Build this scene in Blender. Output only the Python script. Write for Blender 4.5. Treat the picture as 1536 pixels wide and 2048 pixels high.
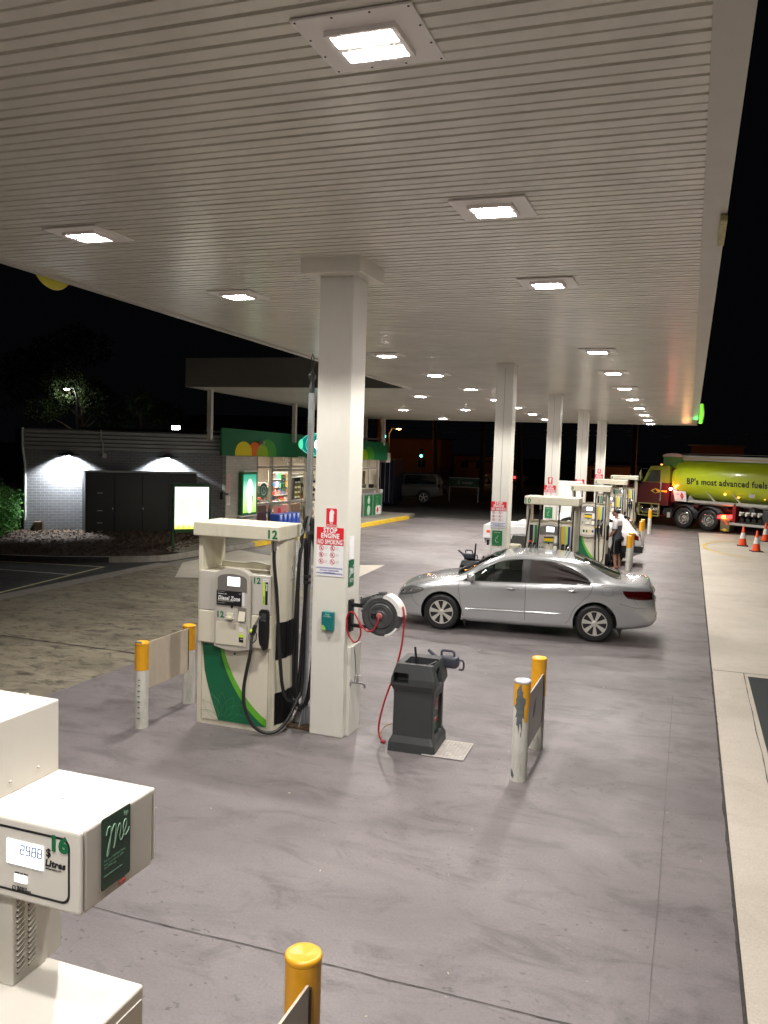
import bpy, bmesh, math, random
import numpy as np
from mathutils import Vector, Matrix
R=math.radians; PI=math.pi
for o in list(bpy.data.objects): bpy.data.objects.remove(o)
SC=bpy.context.scene; C=SC.collection
# ---------------------------------------------------------------- camera
yaw,pitch,roll,CH=.3447,.0778,.0312,3.28
F_=Vector((-math.sin(yaw)*math.cos(pitch),math.cos(yaw)*math.cos(pitch),-math.sin(pitch)))
Rt=Vector((math.cos(yaw),math.sin(yaw),0)); U0=Rt.cross(F_)
Rr=math.cos(roll)*Rt+math.sin(roll)*U0; Ur=-math.sin(roll)*Rt+math.cos(roll)*U0
cd=bpy.data.cameras.new('camera'); cam=bpy.data.objects.new('camera',cd); C.objects.link(cam)
cam.matrix_world=Matrix(((Rr.x,Ur.x,-F_.x,0),(Rr.y,Ur.y,-F_.y,0),(Rr.z,Ur.z,-F_.z,CH),(0,0,0,1)))
cd.sensor_fit='VERTICAL'; cd.sensor_height=24; cd.lens=1694/2048*24; cd.clip_start=.05; cd.clip_end=900
SC.camera=cam
# ---------------------------------------------------------------- night sky, exposure
W=bpy.data.worlds.new('World'); SC.world=W; W.use_nodes=True
nt=W.node_tree; bg=nt.nodes['Background']
bg.inputs[0].default_value=(.55,.62,.75,1); bg.inputs[1].default_value=.002
SC.view_settings.view_transform='Standard'; SC.view_settings.look='None'
SC.view_settings.exposure=0.14; SC.view_settings.gamma=1
SC.cycles.use_light_tree=True; SC.cycles.sample_clamp_indirect=4; SC.cycles.max_bounces=6
SC.cycles.transparent_max_bounces=10; SC.cycles.caustics_reflective=False; SC.cycles.caustics_refractive=False
SPOT_W=620.; CANZ=lambda y:5.454-.0236*y
# ---------------------------------------------------------------- materials
MT={}
def mat(name,col,rough=.6,metal=0.,emit=0.,ecol=None,noise=0.,nscale=6.,bump=0.,bscale=40.,spec=.5,coat=0.,dirt=0.):
    if name in MT: return MT[name]
    m=bpy.data.materials.new(name); m.use_nodes=True; n=m.node_tree; b=n.nodes['Principled BSDF']
    b.inputs['Base Color'].default_value=(*col,1); b.inputs['Roughness'].default_value=rough
    b.inputs['Metallic'].default_value=metal; b.inputs['Specular IOR Level'].default_value=spec
    if coat: b.inputs['Coat Weight'].default_value=coat; b.inputs['Coat Roughness'].default_value=.04
    if emit:
        b.inputs['Emission Color'].default_value=(*(ecol or col),1); b.inputs['Emission Strength'].default_value=emit
    tc=n.nodes.new('ShaderNodeTexCoord')
    if noise or dirt:
        t=n.nodes.new('ShaderNodeTexNoise'); t.inputs['Scale'].default_value=nscale; t.inputs['Detail'].default_value=6; t.inputs['Roughness'].default_value=.65
        n.links.new(tc.outputs['Object'],t.inputs['Vector'])
        r=n.nodes.new('ShaderNodeValToRGB'); r.color_ramp.elements[0].position=.32; r.color_ramp.elements[1].position=.68
        a=1-noise; c=1+noise*.6
        r.color_ramp.elements[0].color=(col[0]*a,col[1]*a,col[2]*a,1); r.color_ramp.elements[1].color=(min(1,col[0]*c),min(1,col[1]*c),min(1,col[2]*c),1)
        n.links.new(t.outputs['Fac'],r.inputs['Fac']); out=r.outputs['Color']
        if dirt:
            t2=n.nodes.new('ShaderNodeTexNoise'); t2.inputs['Scale'].default_value=3.1; t2.inputs['Detail'].default_value=9; t2.inputs['Roughness'].default_value=.75
            mp=n.nodes.new('ShaderNodeMapping'); mp.inputs['Scale'].default_value=(2.2,2.2,.5); n.links.new(tc.outputs['Object'],mp.inputs[0]); n.links.new(mp.outputs[0],t2.inputs['Vector'])
            r2=n.nodes.new('ShaderNodeValToRGB'); r2.color_ramp.elements[0].position=.52; r2.color_ramp.elements[1].position=.75
            r2.color_ramp.elements[0].color=(0,0,0,1); r2.color_ramp.elements[1].color=(dirt,dirt,dirt,1)
            mx=n.nodes.new('ShaderNodeMixRGB'); mx.inputs[2].default_value=(col[0]*.35,col[1]*.32,col[2]*.27,1)
            n.links.new(t2.outputs['Fac'],r2.inputs[0]); n.links.new(r2.outputs[0],mx.inputs[0]); n.links.new(out,mx.inputs[1]); out=mx.outputs[0]
        n.links.new(out,b.inputs['Base Color'])
        if emit: n.links.new(out,b.inputs['Emission Color'])
    if bump:
        t=n.nodes.new('ShaderNodeTexNoise'); t.inputs['Scale'].default_value=bscale; t.inputs['Detail'].default_value=4
        n.links.new(tc.outputs['Object'],t.inputs['Vector'])
        bp=n.nodes.new('ShaderNodeBump'); bp.inputs['Strength'].default_value=bump; bp.inputs['Distance'].default_value=.02
        n.links.new(t.outputs['Fac'],bp.inputs['Height']); n.links.new(bp.outputs[0],b.inputs['Normal'])
    MT[name]=m; return m
def concrete(name,c1,c2,c3,stain=.5,spots=.5,rough=.6,streak=(1,1,1),scale=1.,spec=.4):
    """slab concrete: broad tone variation c1..c2, blotchy worn patches c3, dark drips and spots"""
    m=bpy.data.materials.new(name); m.use_nodes=True; n=m.node_tree; b=n.nodes['Principled BSDF']; L=n.links.new
    tc=n.nodes.new('ShaderNodeTexCoord')
    def noise(s,d=8,r=.6,dist=0,st=(1,1,1)):
        mp=n.nodes.new('ShaderNodeMapping'); mp.inputs['Scale'].default_value=st; L(tc.outputs['Object'],mp.inputs[0])
        t=n.nodes.new('ShaderNodeTexNoise'); t.inputs['Scale'].default_value=s*scale; t.inputs['Detail'].default_value=d; t.inputs['Roughness'].default_value=r; t.inputs['Distortion'].default_value=dist
        L(mp.outputs[0],t.inputs['Vector']); return t.outputs['Fac']
    def ramp(f,p0,p1,a=(0,0,0),c=(1,1,1)):
        r=n.nodes.new('ShaderNodeValToRGB'); r.color_ramp.elements[0].position=p0; r.color_ramp.elements[1].position=p1
        r.color_ramp.elements[0].color=(*a,1); r.color_ramp.elements[1].color=(*c,1); L(f,r.inputs[0]); return r.outputs[0]
    def mix(f,a,c,typ='MIX'):
        x=n.nodes.new('ShaderNodeMixRGB'); x.blend_type=typ
        for i,v in ((0,f),(1,a),(2,c)):
            if isinstance(v,(int,float)): x.inputs[i].default_value=v
            elif isinstance(v,tuple): x.inputs[i].default_value=(*v,1)
            else: L(v,x.inputs[i])
        return x.outputs[0]
    base=ramp(noise(.35,10,.62,.6,streak),.34,.66,c1,c2)
    p=ramp(noise(1.3,10,.7,.9,streak),.5,.66,(0,0,0),(stain,)*3)
    base=mix(p,base,c3)
    fine=ramp(noise(45,9,.85),.3,.7,(.74,.74,.74),(1.18,1.18,1.18)); base=mix(1.,base,fine,'MULTIPLY')
    # drips: sparse noise islands inside larger clusters
    cl=ramp(noise(.5,4,.5,0,(1,1.6,1)),.44,.6); sp=ramp(noise(13,4,.6,.4,(1,1.5,1)),.62,.68)
    dr=mix(1.,cl,sp,'MULTIPLY'); dr=mix(1.,dr,(spots,spots,spots),'MULTIPLY')
    base=mix(dr,base,tuple(v*.45 for v in c1))
    sm=ramp(noise(.8,5,.55,1.5,(.35,2.6,1)),.58,.74,(0,0,0),(stain*.36,)*3); base=mix(sm,base,tuple(v*.65 for v in c1))
    lt=ramp(noise(2.2,10,.8,1.2,(.6,1.4,1)),.69,.76,(0,0,0),(.35,)*3); base=mix(lt,base,tuple(min(1,v*1.7) for v in c2))
    L(base,b.inputs['Base Color'])
    rr=ramp(noise(1.1,6,.6,.5),.3,.7,(rough-.12,)*3,(rough+.12,)*3); L(rr,b.inputs['Roughness']); b.inputs['Specular IOR Level'].default_value=spec
    bp=n.nodes.new('ShaderNodeBump'); bp.inputs['Strength'].default_value=.25; bp.inputs['Distance'].default_value=.01; L(noise(60,5,.7),bp.inputs['Height']); L(bp.outputs[0],b.inputs['Normal'])
    MT[name]=m; return m
def glassm(name,tint=(.6,.65,.62),alpha=.7,rough=.02):
    m=bpy.data.materials.new(name); m.use_nodes=True; n=m.node_tree; n.nodes.clear()
    o=n.nodes.new('ShaderNodeOutputMaterial'); t=n.nodes.new('ShaderNodeBsdfTransparent'); g=n.nodes.new('ShaderNodeBsdfGlossy'); d=n.nodes.new('ShaderNodeBsdfDiffuse')
    d.inputs[0].default_value=(.01,.012,.012,1); t.inputs[0].default_value=(*tint,1); g.inputs['Roughness'].default_value=rough
    x1=n.nodes.new('ShaderNodeMixShader'); x1.inputs[0].default_value=1-alpha; n.links.new(t.outputs[0],x1.inputs[1]); n.links.new(d.outputs[0],x1.inputs[2])
    lw=n.nodes.new('ShaderNodeLayerWeight'); pw_=n.nodes.new('ShaderNodeMath'); pw_.operation='POWER'; pw_.inputs[1].default_value=4.5; n.links.new(lw.outputs['Facing'],pw_.inputs[0])
    fr=n.nodes.new('ShaderNodeMath'); fr.operation='MULTIPLY_ADD'; fr.inputs[1].default_value=.9; fr.inputs[2].default_value=.05; n.links.new(pw_.outputs[0],fr.inputs[0])
    x2=n.nodes.new('ShaderNodeMixShader'); n.links.new(fr.outputs[0],x2.inputs[0]); n.links.new(x1.outputs[0],x2.inputs[1]); n.links.new(g.outputs[0],x2.inputs[2]); n.links.new(x2.outputs[0],o.inputs[0])
    MT[name]=m; return m
# ---------------------------------------------------------------- object helpers
def tag(o,label=None,cat=None,group=None,kind=None):
    if label: o['label']=label
    if cat: o['category']=cat
    if group: o['group']=group
    if kind: o['kind']=kind
    return o
def thing(name,label,cat,loc=(0,0,0),rz=0,group=None,rx=0):
    o=bpy.data.objects.new(name,None); C.objects.link(o); o.location=loc; o.rotation_euler=(rx,0,rz); o.empty_display_size=.1
    return tag(o,label,cat,group)
def kids(o): return [c for c in bpy.data.objects if c.parent==o]
def dup(o,parent=None,loc=None,rz=None,label=None,group=None):
    c=o.copy(); C.objects.link(c); c.parent=parent
    if loc is not None: c.location=loc
    if rz is not None: c.rotation_euler=(o.rotation_euler[0],0,rz)
    if label: c['label']=label
    if group: c['group']=group
    for ch in kids(o): dup(ch,c)
    return c
class MB:
    def __init__(s): s.b=bmesh.new()
    def _v(s,pts): return [s.b.verts.new(p) for p in pts]
    def face(s,pts): s.b.faces.new(s._v(pts)); return s
    def box(s,x0,x1,y0,y1,z0,z1,bev=0,seg=2,mtx=None):
        t=bmesh.new(); bmesh.ops.create_cube(t,size=1)
        bmesh.ops.scale(t,vec=(x1-x0,y1-y0,z1-z0),verts=t.verts); bmesh.ops.translate(t,vec=((x0+x1)/2,(y0+y1)/2,(z0+z1)/2),verts=t.verts)
        if bev: bmesh.ops.bevel(t,geom=t.edges[:]+t.verts[:],offset=bev,segments=seg,affect='EDGES',profile=.5)
        return s._merge(t,mtx)
    def _merge(s,t,mtx=None):
        if mtx: bmesh.ops.transform(t,matrix=mtx,verts=t.verts)
        me=bpy.data.meshes.new('tmp'); t.to_mesh(me); t.free(); s.b.from_mesh(me); bpy.data.meshes.remove(me); return s
    def cyl(s,p0,p1,r0,r1=None,n=20,caps=True):
        r1=r0 if r1 is None else r1; p0=Vector(p0); p1=Vector(p1); d=p1-p0; t=bmesh.new()
        bmesh.ops.create_cone(t,cap_ends=caps,segments=n,radius1=r0,radius2=r1,depth=d.length)
        q=Vector((0,0,1)).rotation_difference(d.normalized()).to_matrix().to_4x4()
        return s._merge(t,Matrix.Translation((p0+p1)/2)@q)
    def sph(s,c,r,sc=(1,1,1),u=16,v=10,mtx=None):
        t=bmesh.new(); bmesh.ops.create_uvsphere(t,u_segments=u,v_segments=v,radius=r); bmesh.ops.scale(t,vec=sc,verts=t.verts); bmesh.ops.translate(t,vec=c,verts=t.verts)
        return s._merge(t,mtx)
    def tube(s,pts,r,n=8,cap=True,smooth=0):
        P=[Vector(p) for p in pts]
        if smooth: P=cat(P,smooth)
        rings=[]; up=None
        for i,p in enumerate(P):
            d=(P[min(i+1,len(P)-1)]-P[max(i-1,0)]).normalized()
            if up is None: up=Vector((0,0,1)) if abs(d.z)<.9 else Vector((1,0,0))
            a=d.cross(up)
            if a.length<1e-4: a=d.cross(Vector((0,1,0)))
            a.normalize(); up=a.cross(d).normalized(); rr=r(i/(len(P)-1)) if callable(r) else r
            rings.append(s._v([p+rr*(math.cos(2*PI*k/n)*a+math.sin(2*PI*k/n)*up) for k in range(n)]))
        for i in range(len(rings)-1):
            for k in range(n): s.b.faces.new((rings[i][k],rings[i][(k+1)%n],rings[i+1][(k+1)%n],rings[i+1][k]))
        if cap: s.b.faces.new(rings[0]); s.b.faces.new(rings[-1][::-1])
        return s
    def prism(s,poly,a,b,ax='z',mtx=None):
        """polygon extruded from a to b; ax z: poly=(x,y); ax y: poly=(x,z); ax x: poly=(y,z)"""
        f={'z':lambda p,t:(p[0],p[1],t),'y':lambda p,t:(p[0],t,p[1]),'x':lambda p,t:(t,p[0],p[1])}[ax]
        t=bmesh.new(); A=[t.verts.new(f(p,a)) for p in poly]; B=[t.verts.new(f(p,b)) for p in poly]; n=len(poly)
        t.faces.new(A); t.faces.new(B[::-1])
        for i in range(n): t.faces.new((A[i],B[i],B[(i+1)%n],A[(i+1)%n]))
        return s._merge(t,mtx)
    def lathe(s,prof,c=(0,0,0),n=24,ax='z',close=False):
        """prof=(r,h) points revolved about an axis through c"""
        rings=[]
        for r,h in prof:
            ring=[]
            for k in range(n):
                a=2*PI*k/n; u,v=r*math.cos(a),r*math.sin(a)
                p={'z':(u,v,h),'y':(u,h,v),'x':(h,u,v)}[ax]; ring.append(s.b.verts.new((p[0]+c[0],p[1]+c[1],p[2]+c[2])))
            rings.append(ring)
        m=len(rings)
        for i in range(m if close else m-1):
            for k in range(n):
                try: s.b.faces.new((rings[i][k],rings[i][(k+1)%n],rings[(i+1)%m][(k+1)%n],rings[(i+1)%m][k]))
                except ValueError: pass
        return s
    def grid(s,f,nu,nv):
        V=[[s.b.verts.new(f(i/nu,j/nv)) for j in range(nv+1)] for i in range(nu+1)]
        for i in range(nu):
            for j in range(nv): s.b.faces.new((V[i][j],V[i+1][j],V[i+1][j+1],V[i][j+1]))
        return s
    def build(s,name,m,parent=None,smooth=False,label=None,angle=35,loc=None,norm=True,double=0):
        if double: bmesh.ops.remove_doubles(s.b,verts=s.b.verts,dist=double)
        if norm: bmesh.ops.recalc_face_normals(s.b,faces=s.b.faces)
        me=bpy.data.meshes.new(name); s.b.to_mesh(me); s.b.free()
        me.materials.append(m)
        if smooth:
            me.polygons.foreach_set('use_smooth',[True]*len(me.polygons))
            if angle<180: me.set_sharp_from_angle(angle=R(angle))
        o=bpy.data.objects.new(name,me); C.objects.link(o); o.parent=parent
        if loc: o.location=loc
        if label: o['label']=label
        return o
def cat(P,k=6):
    P=[Vector(p) for p in P]; out=[]
    for i in range(len(P)-1):
        a=P[max(i-1,0)]; b=P[i]; c=P[i+1]; d=P[min(i+2,len(P)-1)]
        for j in range(k):
            t=j/k; out.append(.5*((2*b)+(c-a)*t+(2*a-5*b+4*c-d)*t*t+(3*b-a-3*c+d)*t**3))
    out.append(P[-1]); return out
TXT={}
def text(s,size,m,parent,loc,rot=(PI/2,0,0),align='CENTER',sx=1.,bold=0.,shear=0.,name='lettering',ext=.0006,sp=1.):
    k=(s,size,sx,bold,shear,align,ext,sp)
    if k not in TXT:
        cu=bpy.data.curves.new('t','FONT'); cu.body=s; cu.size=size; cu.align_x=align; cu.align_y='CENTER'; cu.offset=bold*size; cu.shear=shear; cu.extrude=ext; cu.resolution_u=3; cu.space_character=sp+bold*2.6; cu.space_line=.95
        o=bpy.data.objects.new('t',cu); C.objects.link(o); dg=bpy.context.evaluated_depsgraph_get(); dg.update()
        me=bpy.data.meshes.new_from_object(o.evaluated_get(dg)); bpy.data.objects.remove(o); me.name='lettering'
        for v in me.vertices: v.co.x*=sx
        TXT[k]=me
    me=TXT[k].copy(); me.materials.clear(); me.materials.append(m)
    o=bpy.data.objects.new(name,me); C.objects.link(o); o.parent=parent; o.location=loc; o.rotation_euler=rot; return o
def screws(par,pts,r,m,ax=(1,1,.5),name='screw'):
    for p in pts: MB().sph(p,r,ax,8,5).build(name,m,par,smooth=True)
def disc(mb,cx,cz,r,y,t=.002,n=28,sx=1.): return mb.prism([(cx+sx*r*math.cos(2*PI*k/n),cz+r*math.sin(2*PI*k/n)) for k in range(n)],y,y+t,'y')
def ring(mb,cx,cz,r0,r1,y,t=.0012,n=24):
    A=[[(cx+r*math.cos(2*PI*k/n),yy,cz+r*math.sin(2*PI*k/n)) for k in range(n)] for r,yy in ((r0,y),(r1,y),(r1,y+t),(r0,y+t))]
    V=[[mb.b.verts.new(p) for p in q] for q in A]
    for i in range(4):
        for k in range(n): mb.b.faces.new((V[i][k],V[i][(k+1)%n],V[(i+1)%4][(k+1)%n],V[(i+1)%4][k]))
    return mb
def rrect(x0,x1,z0,z1,r,n=5):
    P=[]
    for cx,cz,a in ((x1-r,z1-r,0),(x0+r,z1-r,90),(x0+r,z0+r,180),(x1-r,z0+r,270)):
        for k in range(n+1): t=R(a+90*k/n); P.append((cx+r*math.cos(t),cz+r*math.sin(t)))
    return P
# ---------------------------------------------------------------- palette
cream=mat('cream_paint',(.61,.575,.455),.38,noise=.06,nscale=3,dirt=.25)
cream2=mat('cream_panel',(.66,.62,.50),.4,noise=.04,nscale=2)
greyp=mat('grey_plastic',(.47,.44,.385),.45,noise=.05,nscale=4)
white=mat('white_paint',(.72,.71,.68),.4,noise=.05,nscale=3,dirt=.22)
offw=mat('off_white_steel',(.76,.735,.65),.24,noise=.09,nscale=1.3,dirt=.12)
signw=mat('sign_white',(.78,.78,.78),.4); paper=mat('paper_white',(.82,.82,.84),.7)
red=mat('sign_red',(.62,.02,.03),.4); dred=mat('dark_red',(.25,.01,.012),.4); signblue=mat('sign_blue',(.06,.08,.35),.5)
green=mat('brand_green',(.008,.13,.055),.32,noise=.05,nscale=4); lime=mat('lime_green',(.12,.42,.03),.35); pgreen=mat('poster_green',(.015,.17,.05),.45)
numg=mat('number_green',(.005,.15,.05),.4); linegreen=mat('line_green',(.07,.26,.1),.4)
ylime=mat('yellow_lime',(.5,.75,.03),.4); blackp=mat('black_plastic',(.012,.012,.013),.35,noise=.2,nscale=8); ink=mat('black_ink',(.01,.01,.012),.5)
rubber=mat('black_rubber',(.014,.014,.015),.42,bump=.2,bscale=30); dgrey=mat('dark_grey_plastic',(.04,.044,.046),.45,noise=.12,nscale=6)
mgrey=mat('mid_grey_plastic',(.055,.056,.058),.45,noise=.15,nscale=5); steel=mat('steel',(.55,.55,.55),.28,metal=1.,noise=.1,nscale=10); dsteel=mat('galvanised_steel',(.42,.44,.45),.42,metal=.6,noise=.15,nscale=5)
yellow=mat('bollard_yellow',(.75,.36,.015),.35,noise=.1,nscale=7,dirt=.15); bwhite=mat('bollard_white',(.62,.61,.55),.45,noise=.1,nscale=5,dirt=.7); peel=mat('peeled_grey',(.12,.14,.14),.7,noise=.3,nscale=20)
screen=mat('lit_screen',(.9,.95,1.),.3,emit=2.2); orange=mat('orange_red',(.8,.09,.02),.5); redhose=mat('red_hose',(.35,.012,.02),.35)
teal=mat('teal_box',(.01,.16,.16),.3); brown=mat('rust',(.1,.06,.035),.8,noise=.5,nscale=12); yelp=mat('panel_yellow',(.75,.5,.02),.4); blu=mat('panel_blue',(.015,.04,.3),.4)
# ---------------------------------------------------------------- ground
M_ap=concrete('apron_concrete',(.138,.121,.123),(.205,.183,.184),(.102,.089,.090),.85,.9,.48,(1,1.9,1),1.,.4)
M_lc=concrete('worn_concrete',(.17,.15,.11),(.29,.255,.185),(.062,.055,.045),1.,.5,.65,(1,1.7,1),2.6)
M_rc=concrete('pale_concrete',(.47,.425,.36),(.58,.525,.45),(.41,.37,.31),.5,.35,.6,(1,1,1),1.)
M_as=concrete('asphalt',(.035,.034,.033),(.06,.057,.053),(.028,.027,.026),.5,.3,.75,(1,1,1),2.)
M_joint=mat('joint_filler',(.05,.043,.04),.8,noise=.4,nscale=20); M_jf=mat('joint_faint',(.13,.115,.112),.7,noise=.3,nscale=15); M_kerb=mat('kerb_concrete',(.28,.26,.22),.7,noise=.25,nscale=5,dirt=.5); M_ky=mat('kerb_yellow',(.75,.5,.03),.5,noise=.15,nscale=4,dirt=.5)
M_line=mat('line_paint',(.6,.55,.33),.6,noise=.3,nscale=9); M_wl=mat('white_line_paint',(.5,.5,.45),.6,noise=.3,nscale=9)
def struct(name,mb,m,**k):
    o=mb.build(name,m,None,**k); o['kind']='structure'; return o
def sheet(name,poly,z,m,t=.0): return struct(name,MB().face([(x,y,z) for x,y in poly]),m)
def strip(name,a,b,w,z,m):
    a=Vector((*a,0)); b=Vector((*b,0)); d=(b-a).normalized(); n=Vector((-d.y,d.x,0))*w/2
    return struct(name,MB().face([tuple(p+Vector((0,0,z))) for p in (a-n,b-n,b+n,a+n)]),m)
sheet('ground',[(-260,-60),(260,-60),(260,330),(-260,330)],-.012,M_as)
sheet('worn_forecourt',[(-7.5,-6),(-7.45,22),(-12.9,19.0),(-12.83,13.2),(-12.8,-6)],-.006,M_lc)
sheet('side_forecourt',[(-7.46,17.2),(-7.45,38.2),(-11.9,37.6),(-12.72,23.5),(-13.0,19.0)],-.004,M_ap)
sheet('main_forecourt',[(-7.55,-6),(.47,-6),(.47,38.6),(-7.4,38.2)],0,M_ap)
sheet('pale_forecourt',[(.5,-6),(30,-6),(30,38.9),(.48,38.6)],.001,M_rc)
sheet('road',[(-60,60),(60,52),(60,66),(-60,74)],-.006,M_as)
# slab joints and the ragged joint along the pale slab
random.seed(3)
def crack(name,a,b,w,z,m,jag=.02,n=60):
    a=Vector((*a,0)); b=Vector((*b,0)); d=(b-a); L=d.length; d.normalize(); q=Vector((-d.y,d.x,0)); o=0; A=[];B=[]
    for i in range(n+1):
        o=o*.8+random.uniform(-jag,jag)*.5; ww=w*random.uniform(.5,1.3); p=a+d*L*i/n
        A.append(p+q*(o-ww/2)+Vector((0,0,z))); B.append(p+q*(o+ww/2)+Vector((0,0,z)))
    mb=MB()
    for i in range(n): mb.face([A[i],A[i+1],B[i+1],B[i]])
    return struct(name,mb,m)
crack('slab_edge_joint',(.485,-2),(.475,14),.022,.006,M_joint,.009,160); crack('slab_edge_joint',(.475,14),(.46,38.5),.018,.006,M_joint,.01,80)
for y in (4.7,12.0,20.2,27.5): crack('slab_joint',(-7.4,y-.05),(.46,y+.05),.009 if y<6 else .014,.005,M_joint if y<6 else M_jf,.008,120)
for y in (10.7,3.0): crack('slab_joint',(-12.8,y),(-7.5,y+.05),.03,.001,M_joint,.03,60)
crack('slab_joint',(.5,13.8),(12,14.1),.02,.005,M_joint,.006,60); crack('slab_joint',(.9,-2),(.93,13.8),.01,.005,M_joint,.01,60)
crack('slab_joint',(-5.2,20.2),(-5.0,38),.015,.004,M_joint,.006,60); crack('slab_joint',(-.05,-2),(-.05,12),.006,.005,M_jf,.006,60)
strip('far_edge_line',(-11.6,38.0),(.5,38.8),.14,.008,mat('pale_edge',(.4,.37,.3),.7,noise=.2)); strip('far_edge_line',(.5,38.8),(16,39.6),.06,.008,M_wl)
# painted pale triangle on the slab, gutter, parking lines
sheet('pale_patch',[(-7.55,18.7),(-7.78,21.9),(-9.6,20.6)],.004,M_rc)
sheet('pale_patch',[(-12.6,19.3),(-11.4,17.15),(-10.6,17.5),(-9.3,19.6),(-10.5,21.5),(-12.7,22.5)],.004,M_rc)
strip('gutter',(-12.95,8),(-12.95,19.0),.45,-.002,M_kerb)
strip('parking_line',(-13.87,17.7),(-13.3,13.4),.09,-.004,M_line); strip('parking_line',(-13.87,17.7),(-17.2,17.0),.09,-.004,M_line); strip('parking_line',(-13.75,16.3),(-17.5,15.9),.09,-.004,M_wl)
# curved yellow line on the pale slab
mb=MB(); cx0,cy0=2.9,32.9
for k in range(40):
    a0,a1=R(95+150*k/40),R(95+150*(k+1)/40)
    mb.face([(cx0+r*1.9*math.cos(a),cy0+r*2.6*math.sin(a),.008) for r,a in ((1.22,a0),(1.22,a1),(1.18,a1),(1.18,a0))])
struct('curved_yellow_line',mb,M_ky)
# kerbs and bed
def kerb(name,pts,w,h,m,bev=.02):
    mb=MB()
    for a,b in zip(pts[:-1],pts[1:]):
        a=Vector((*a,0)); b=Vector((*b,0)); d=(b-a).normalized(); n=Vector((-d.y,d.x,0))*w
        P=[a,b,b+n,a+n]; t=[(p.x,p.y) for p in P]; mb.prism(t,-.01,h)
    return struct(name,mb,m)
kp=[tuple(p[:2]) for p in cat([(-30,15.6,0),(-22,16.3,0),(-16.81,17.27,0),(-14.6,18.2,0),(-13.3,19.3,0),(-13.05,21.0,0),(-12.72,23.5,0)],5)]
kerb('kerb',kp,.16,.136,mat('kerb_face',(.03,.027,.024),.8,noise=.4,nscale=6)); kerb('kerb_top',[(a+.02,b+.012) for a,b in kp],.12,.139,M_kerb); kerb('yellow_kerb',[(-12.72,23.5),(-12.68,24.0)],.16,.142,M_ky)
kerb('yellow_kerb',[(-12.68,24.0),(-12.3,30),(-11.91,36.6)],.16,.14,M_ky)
M_path=concrete('footpath_concrete',(.22,.2,.17),(.3,.28,.23),(.16,.15,.13),.5,.4,.7)
struct('footpath',MB().prism([(-13.9,20.4),(-13.2,20.3),(-12.85,24),(-12.05,36.8),(-12.2,38.3),(-15,38.3),(-16,24.5)],-.01,.125),M_path)
M_bed=mat('bark_mulch_ground',(.05,.033,.022),.95,noise=.6,nscale=14,bump=1.,bscale=25)
struct('mulch_ground',MB().prism([(-34,15.5),(-22,16.5),(-16.9,17.5),(-14.7,18.4),(-13.9,19.2),(-13.9,20.4),(-15.1,24.9),(-19.5,20.9),(-34,22)],-.01,.10),M_bed)
random.seed(8); mb=MB()
for i in range(22000):
    x=random.uniform(-26,-13.5); y=random.uniform(16.3,24.4)
    if y<17.6+(x+16.9)*.42+.1 or y>21.0+(x+19.4)*.95 or (x>-14.1 and y<20): continue
    s=random.uniform(.02,.06); z=.1+random.uniform(0,.05)+.22*max(0,min(1,(y-(18.4+(x+16.9)*.5))/3.)); a=random.uniform(0,PI); t=random.uniform(-.02,.02)
    dx,dy=math.cos(a)*s,math.sin(a)*s; mb.face([(x-dx,y-dy,z),(x+dy*.3,y-dx*.3,z+t),(x+dx,y+dy,z+abs(t)),(x-dy*.3,y+dx*.3,z-t)])
tag(mb.build('bark_mulch',mat('bark_chips',(.12,.075,.045),.9,noise=.7,nscale=9)),'loose brown bark mulch spread in the bed below the grey brick wall','mulch',kind='stuff')
mb=MB(); mb.grid(lambda u,v:(-24+u*10,0,0),1,1) if 0 else None
def bedz(x,y): return .1+.22*max(0,min(1,(y-(18.4+(x+16.9)*.5))/3.))
def bf(u,v):
    x=-26+u*11.5; y0=17.55+(x+16.9)*.42 if x>-16.9 else 17.3+(x+16.9)*.17; y1=20.85+(x+19.3)*1.0 if x>-19.3 else 21.; y=y0+(max(y1,y0+.2)-y0)*v
    return (x,y,bedz(x,y)+.012*math.sin(x*9+y*5)*math.sin(y*11))
struct('mulch_mound',MB().grid(bf,70,30),M_bed,smooth=True)
# litter specks
mb=MB(); random.seed(5)
for i in range(150):
    x=random.uniform(-7,.3); y=random.uniform(3.5,30)*random.random()**.3; s=random.uniform(.006,.02) if random.random()<.93 else .05; a=random.uniform(0,6.28)
    mb.face([(x+s*math.cos(a),y+s*math.sin(a),.007),(x-s*.4*math.sin(a),y+s*.4*math.cos(a),.011),(x-s*math.cos(a),y-s*math.sin(a),.007),(x+s*.4*math.sin(a),y-s*.4*math.cos(a),.006)])
tag(mb.build('ground_litter',mat('dry_leaf',(.5,.45,.35),.8,noise=.4,nscale=2)),'pale scraps and dry leaves scattered over the concrete','litter',kind='stuff')
# grate and plate
g=thing('drain_grate','long black slotted drain grate set in the pale concrete','drain grate',(0,0,0))
MB().box(.99,1.33,3,13.6,-.02,.008).build('frame',dgrey,g); mb=MB()
for i in range(250): mb.box(.985,1.295,3.03+i*.0423,3.05+i*.0423,.002,.014)
mb.build('grating',mat('grate_iron',(.11,.12,.12),.45,metal=.4),g)
g=thing('access_cover','square pale chequer plate cover on the ground beside the grey wash station','cover',(-2.07,8.47,0),R(2))
MB().box(-.46,0,0,.55,.006,.014,.003,1).build('plate',mat('plate_metal',(.42,.39,.36),.5,metal=.2,noise=.2,nscale=12),g); mb=MB()
for i in range(11):
    for j in range(13):
        x=-.43+i*.04; y=.03+j*.04; d=.012 if (i+j)%2 else -.012
        mb.prism([(x-.012,y-d*.8-.003),(x-.012,y-d*.8+.003),(x+.012,y+d*.8+.003),(x+.012,y+d*.8-.003)],.013,.017)
mb.build('tread',MT['plate_metal'],g)
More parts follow.
